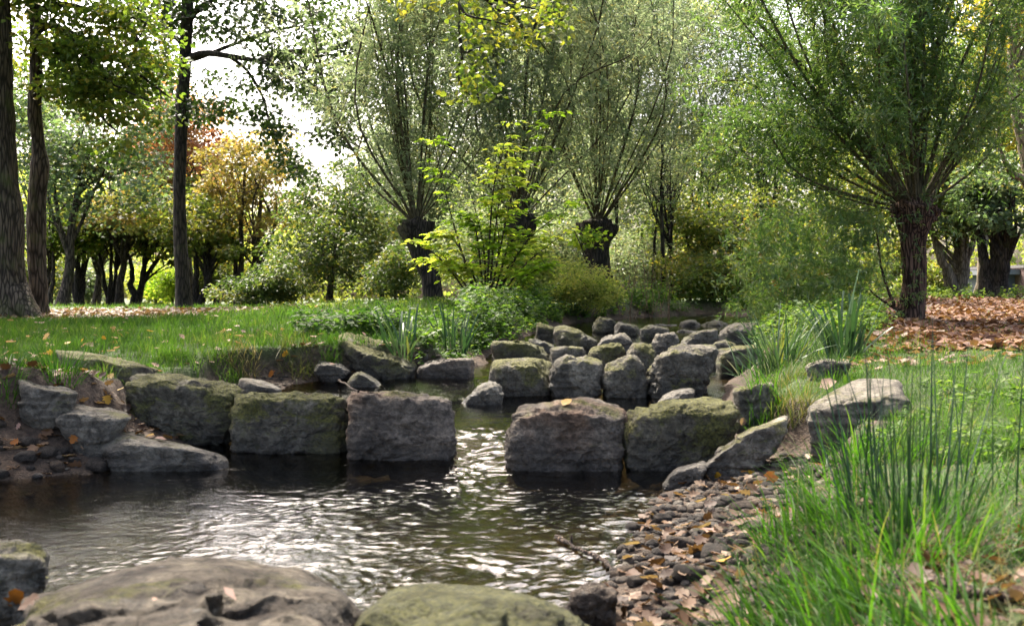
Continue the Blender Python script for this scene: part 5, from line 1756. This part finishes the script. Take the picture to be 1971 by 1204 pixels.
clump('iris_clump', 'tall iris clump with one very broad dark blade on the right bank', 'iris', (1625, 690), .17, 46, .62, .034, 'iris', 601, .25, .5, True, tint=.35, group=GI, extra=big_iris)
clump('iris_clump', 'sprawling iris clump whose long blades arch left over the stream', 'iris', (1500, 706), .24, 110, .78, .021, 'iris', 602, .42, 1.1, False, 9, .5, group=GI, extra=long_arch)
clump('iris_clump', 'iris clump with pale bent blades left of the big grey green one', 'iris', (1440, 715), .14, 30, .46, .018, 'iris', 603, .5, 1.3, False, 9, .5, group=GI)
clump('iris_clump', 'iris clump of cut upright blades behind the blocky brown boulder', 'iris', (870, 676), .18, 34, .52, .03, 'iris', 604, .2, .5, True, tint=.3, group=GI)
clump('iris_clump', 'iris clump with blades bending over behind the sloping mossy boulder', 'iris', (775, 672), .2, 36, .48, .028, 'iris', 605, .38, .9, True, tint=.4, group=GI)
clump('iris_clump', 'few thin iris blades rising out of the herbs above the mossy boulder', 'iris', (716, 640), .12, 9, .55, .022, 'iris', 606, .15, .2, False, tint=.25, group=GI)
clump('iris_clump', 'distant iris clump in front of the bramble on the right bank', 'iris', (xz(1535, 17), 17), .3, 34, .7, .03, 'iris', 607, .25, .7, False, tint=.5, group=GI)
clump('iris_clump', 'small iris clump beside the top pool', 'iris', (xz(1195, 17.4), 17.4), .2, 12, .45, .025, 'iris', 608, .5, 1.2, False, tint=.35, group=GI)
clump('rush_clump', 'clump of thin dark rush stems standing in the front grass on the right', 'rush', (1.30, 3.45), .19, 62, .70, .0085, 'rush', 609, .16, .16, False, 6, .4, roll=1.5)
clump('rush_clump', 'sparse rush stems standing near the right edge behind the thicker clump', 'rush', (1.62, 3.7), .16, 14, .68, .007, 'rush', 610, .16, .15, False, 6, .45, roll=1.5)

GT = 'grass tufts on the banks'
clump('grass_tuft', 'bright grass tuft growing over the brownish stone right of the front row', 'grass tuft', (1475, 790), .13, 210, .28, .0065, 'grass_fg', 621, .5, 1.0, tint=.45, group=GT, az=math.pi * 1.1, azsp=1.6)
clump('grass_tuft', 'grass tuft hanging with straw coloured blades over the layered slab end', 'grass tuft', (1530, 790), .14, 240, .30, .0055, 'drygrass', 622, .75, 1.7, tint=.35, group=GT, az=-math.pi / 2, azsp=1.3)
clump('grass_tuft', 'rounded grass tuft around the flat stone below the iris', 'grass tuft', (1510, 742), .2, 300, .26, .0055, 'drygrass', 623, .6, 1.3, tint=.2, group=GT)
clump('grass_tuft', 'short grass tuft on top of the layered slab', 'grass tuft', (1610, 722), .18, 240, .19, .005, 'grass', 624, .5, 1.2, tint=.4, group=GT)
clump('grass_tuft', 'grass tuft beside the left end of the long flat slab', 'grass tuft', (112, 716), .17, 190, .26, .008, 'grass_fg', 625, .4, .9, tint=.35, group=GT)
clump('grass_tuft', 'grass tuft hanging over the cut bank behind the big mossy boulder', 'grass tuft', (430, 702), .2, 260, .27, .007, 'grass', 626, .6, 1.6, tint=.5, group=GT, az=-math.pi / 2, azsp=1.4)
clump('grass_tuft', 'grass tuft with dry hanging blades in the middle of the cut bank', 'grass tuft', (470, 702), .16, 200, .27, .007, 'drygrass', 627, .6, 1.9, tint=.5, group=GT, az=-math.pi / 2, azsp=1.2)
clump('grass_tuft', 'grass tuft on the cut bank left of the flat grey slab', 'grass tuft', (575, 690), .2, 240, .28, .007, 'drygrass', 628, .6, 1.6, tint=.25, group=GT, az=-math.pi / 2, azsp=1.4)
clump('grass_tuft', 'dark grass tuft between the flat grey slab and the sloping mossy boulder', 'grass tuft', (640, 672), .14, 180, .26, .006, 'grass', 629, .5, 1.6, tint=.15, group=GT, az=-math.pi / 2, azsp=1.4)
clump('grass_tuft', 'grass tuft hanging over the edge behind the end of the long flat slab', 'grass tuft', (330, 690), .2, 240, .26, .007, 'grass', 630, .6, 1.5, tint=.4, group=GT, az=-math.pi / 2, azsp=1.4)
clump('grass_tuft', 'grass tuft at the left edge above the tilted slab', 'grass tuft', (14, 720), .14, 140, .2, .007, 'grass_fg', 631, .5, 1.2, tint=.35, group=GT)
clump('grass_tuft', 'tall bright grass clump filling the lower right foreground', 'grass tuft', (.60, 1.95), .30, 420, .40, .013, 'grass_fg', 632, .42, 1.3, tint=.4, az=2.7, azsp=1.9, group=GT, k=8)
clump('grass_tuft', 'bright grass clump leaning over the leafy shore in the right foreground', 'grass tuft', (.84, 2.4), .26, 340, .38, .011, 'grass_fg', 633, .5, 1.4, tint=.35, az=2.7, azsp=1.9, group=GT, k=8)
clump('grass_tuft', 'bright grass clump growing around the foot of the rush stems', 'grass tuft', (1.15, 3.1), .24, 260, .36, .008, 'grass_fg', 634, .5, 1.2, tint=.4, group=GT, k=7)
clump('grass_tuft', 'loose bright grass clump under the layered slab at the end of the pebbles', 'grass tuft', (1.62, 4.9), .3, 260, .30, .008, 'grass_fg', 635, .55, 1.3, tint=.4, group=GT, k=6)
clump('grass_tuft', 'bright grass clump with broad blades leaning left over the brown leaves of the shore', 'grass tuft', (.82, 2.9), .2, 230, .36, .011, 'grass_fg', 637, .5, 1.2, tint=.45, group=GT, k=8, az=2.8, azsp=1.5)
clump('grass_tuft', 'bright grass clump between the rush stems and the pebbles', 'grass tuft', (1.08, 3.7), .2, 170, .30, .010, 'grass_fg', 638, .5, 1.2, tint=.4, group=GT, k=8, az=2.8, azsp=1.6)
clump('grass_tuft', 'low arching grass blades at the bottom edge of the right foreground', 'grass tuft', (.38, 2.05), .2, 210, .34, .011, 'grass_fg', 636, .7, 1.3, tint=.4, group=GT, k=8)

# ------------------------------------------------------------------ light, sky, camera
AZ, EL = math.radians(-27), math.radians(54)
sd = Vector((math.sin(AZ) * math.cos(EL), math.cos(AZ) * math.cos(EL), math.sin(EL)))
L = bpy.data.lights.new('sun', 'SUN')
L.energy = 2.9
L.angle = math.radians(.6)
L.color = (1, .93, .82)
o = bpy.data.objects.new('sun', L)
COL.objects.link(o)
o.rotation_euler = sd.to_track_quat('Z', 'Y').to_euler()
o.location = (-4, 20, 30)

w = bpy.data.worlds.new('World')
scene.world = w
w.use_nodes = True
nt = w.node_tree
nt.nodes.clear()
sky = nt.nodes.new('ShaderNodeTexSky')
sky.sky_type = 'NISHITA'
sky.sun_disc = False
sky.sun_elevation = EL
sky.sun_rotation = AZ
sky.air_density = .8
sky.dust_density = 8.0
sky.ozone_density = .3
bg = nt.nodes.new('ShaderNodeBackground')
bg.inputs['Strength'].default_value = .15
nt.links.new(sky.outputs[0], bg.inputs[0])
wo = nt.nodes.new('ShaderNodeOutputWorld')
nt.links.new(bg.outputs[0], wo.inputs[0])

cam = bpy.data.cameras.new('camera')
cam.sensor_width = 36
cam.sensor_fit = 'HORIZONTAL'
cam.lens = 36 * F / 1971
cam.shift_y = -(602 - V0) / 1971
cam.clip_start = .05
cam.clip_end = 2000
cam.dof.use_dof = True
cam.dof.focus_distance = 9.5
cam.dof.aperture_fstop = 4.0
co = bpy.data.objects.new('camera', cam)
COL.objects.link(co)
co.location = (0, 0, CAMZ)
co.rotation_euler = (math.pi / 2, 0, 0)
scene.camera = co

scene.view_settings.view_transform = 'Standard'
scene.view_settings.look = 'None'
scene.view_settings.exposure = 2.5
scene.view_settings.gamma = 1.0
cy = scene.cycles
cy.max_bounces = 10
cy.diffuse_bounces = 6
cy.glossy_bounces = 3
cy.transmission_bounces = 6
cy.transparent_max_bounces = 8
cy.use_denoising = True
cy.denoiser = 'OPENIMAGEDENOISE'
cy.sample_clamp_indirect = 6
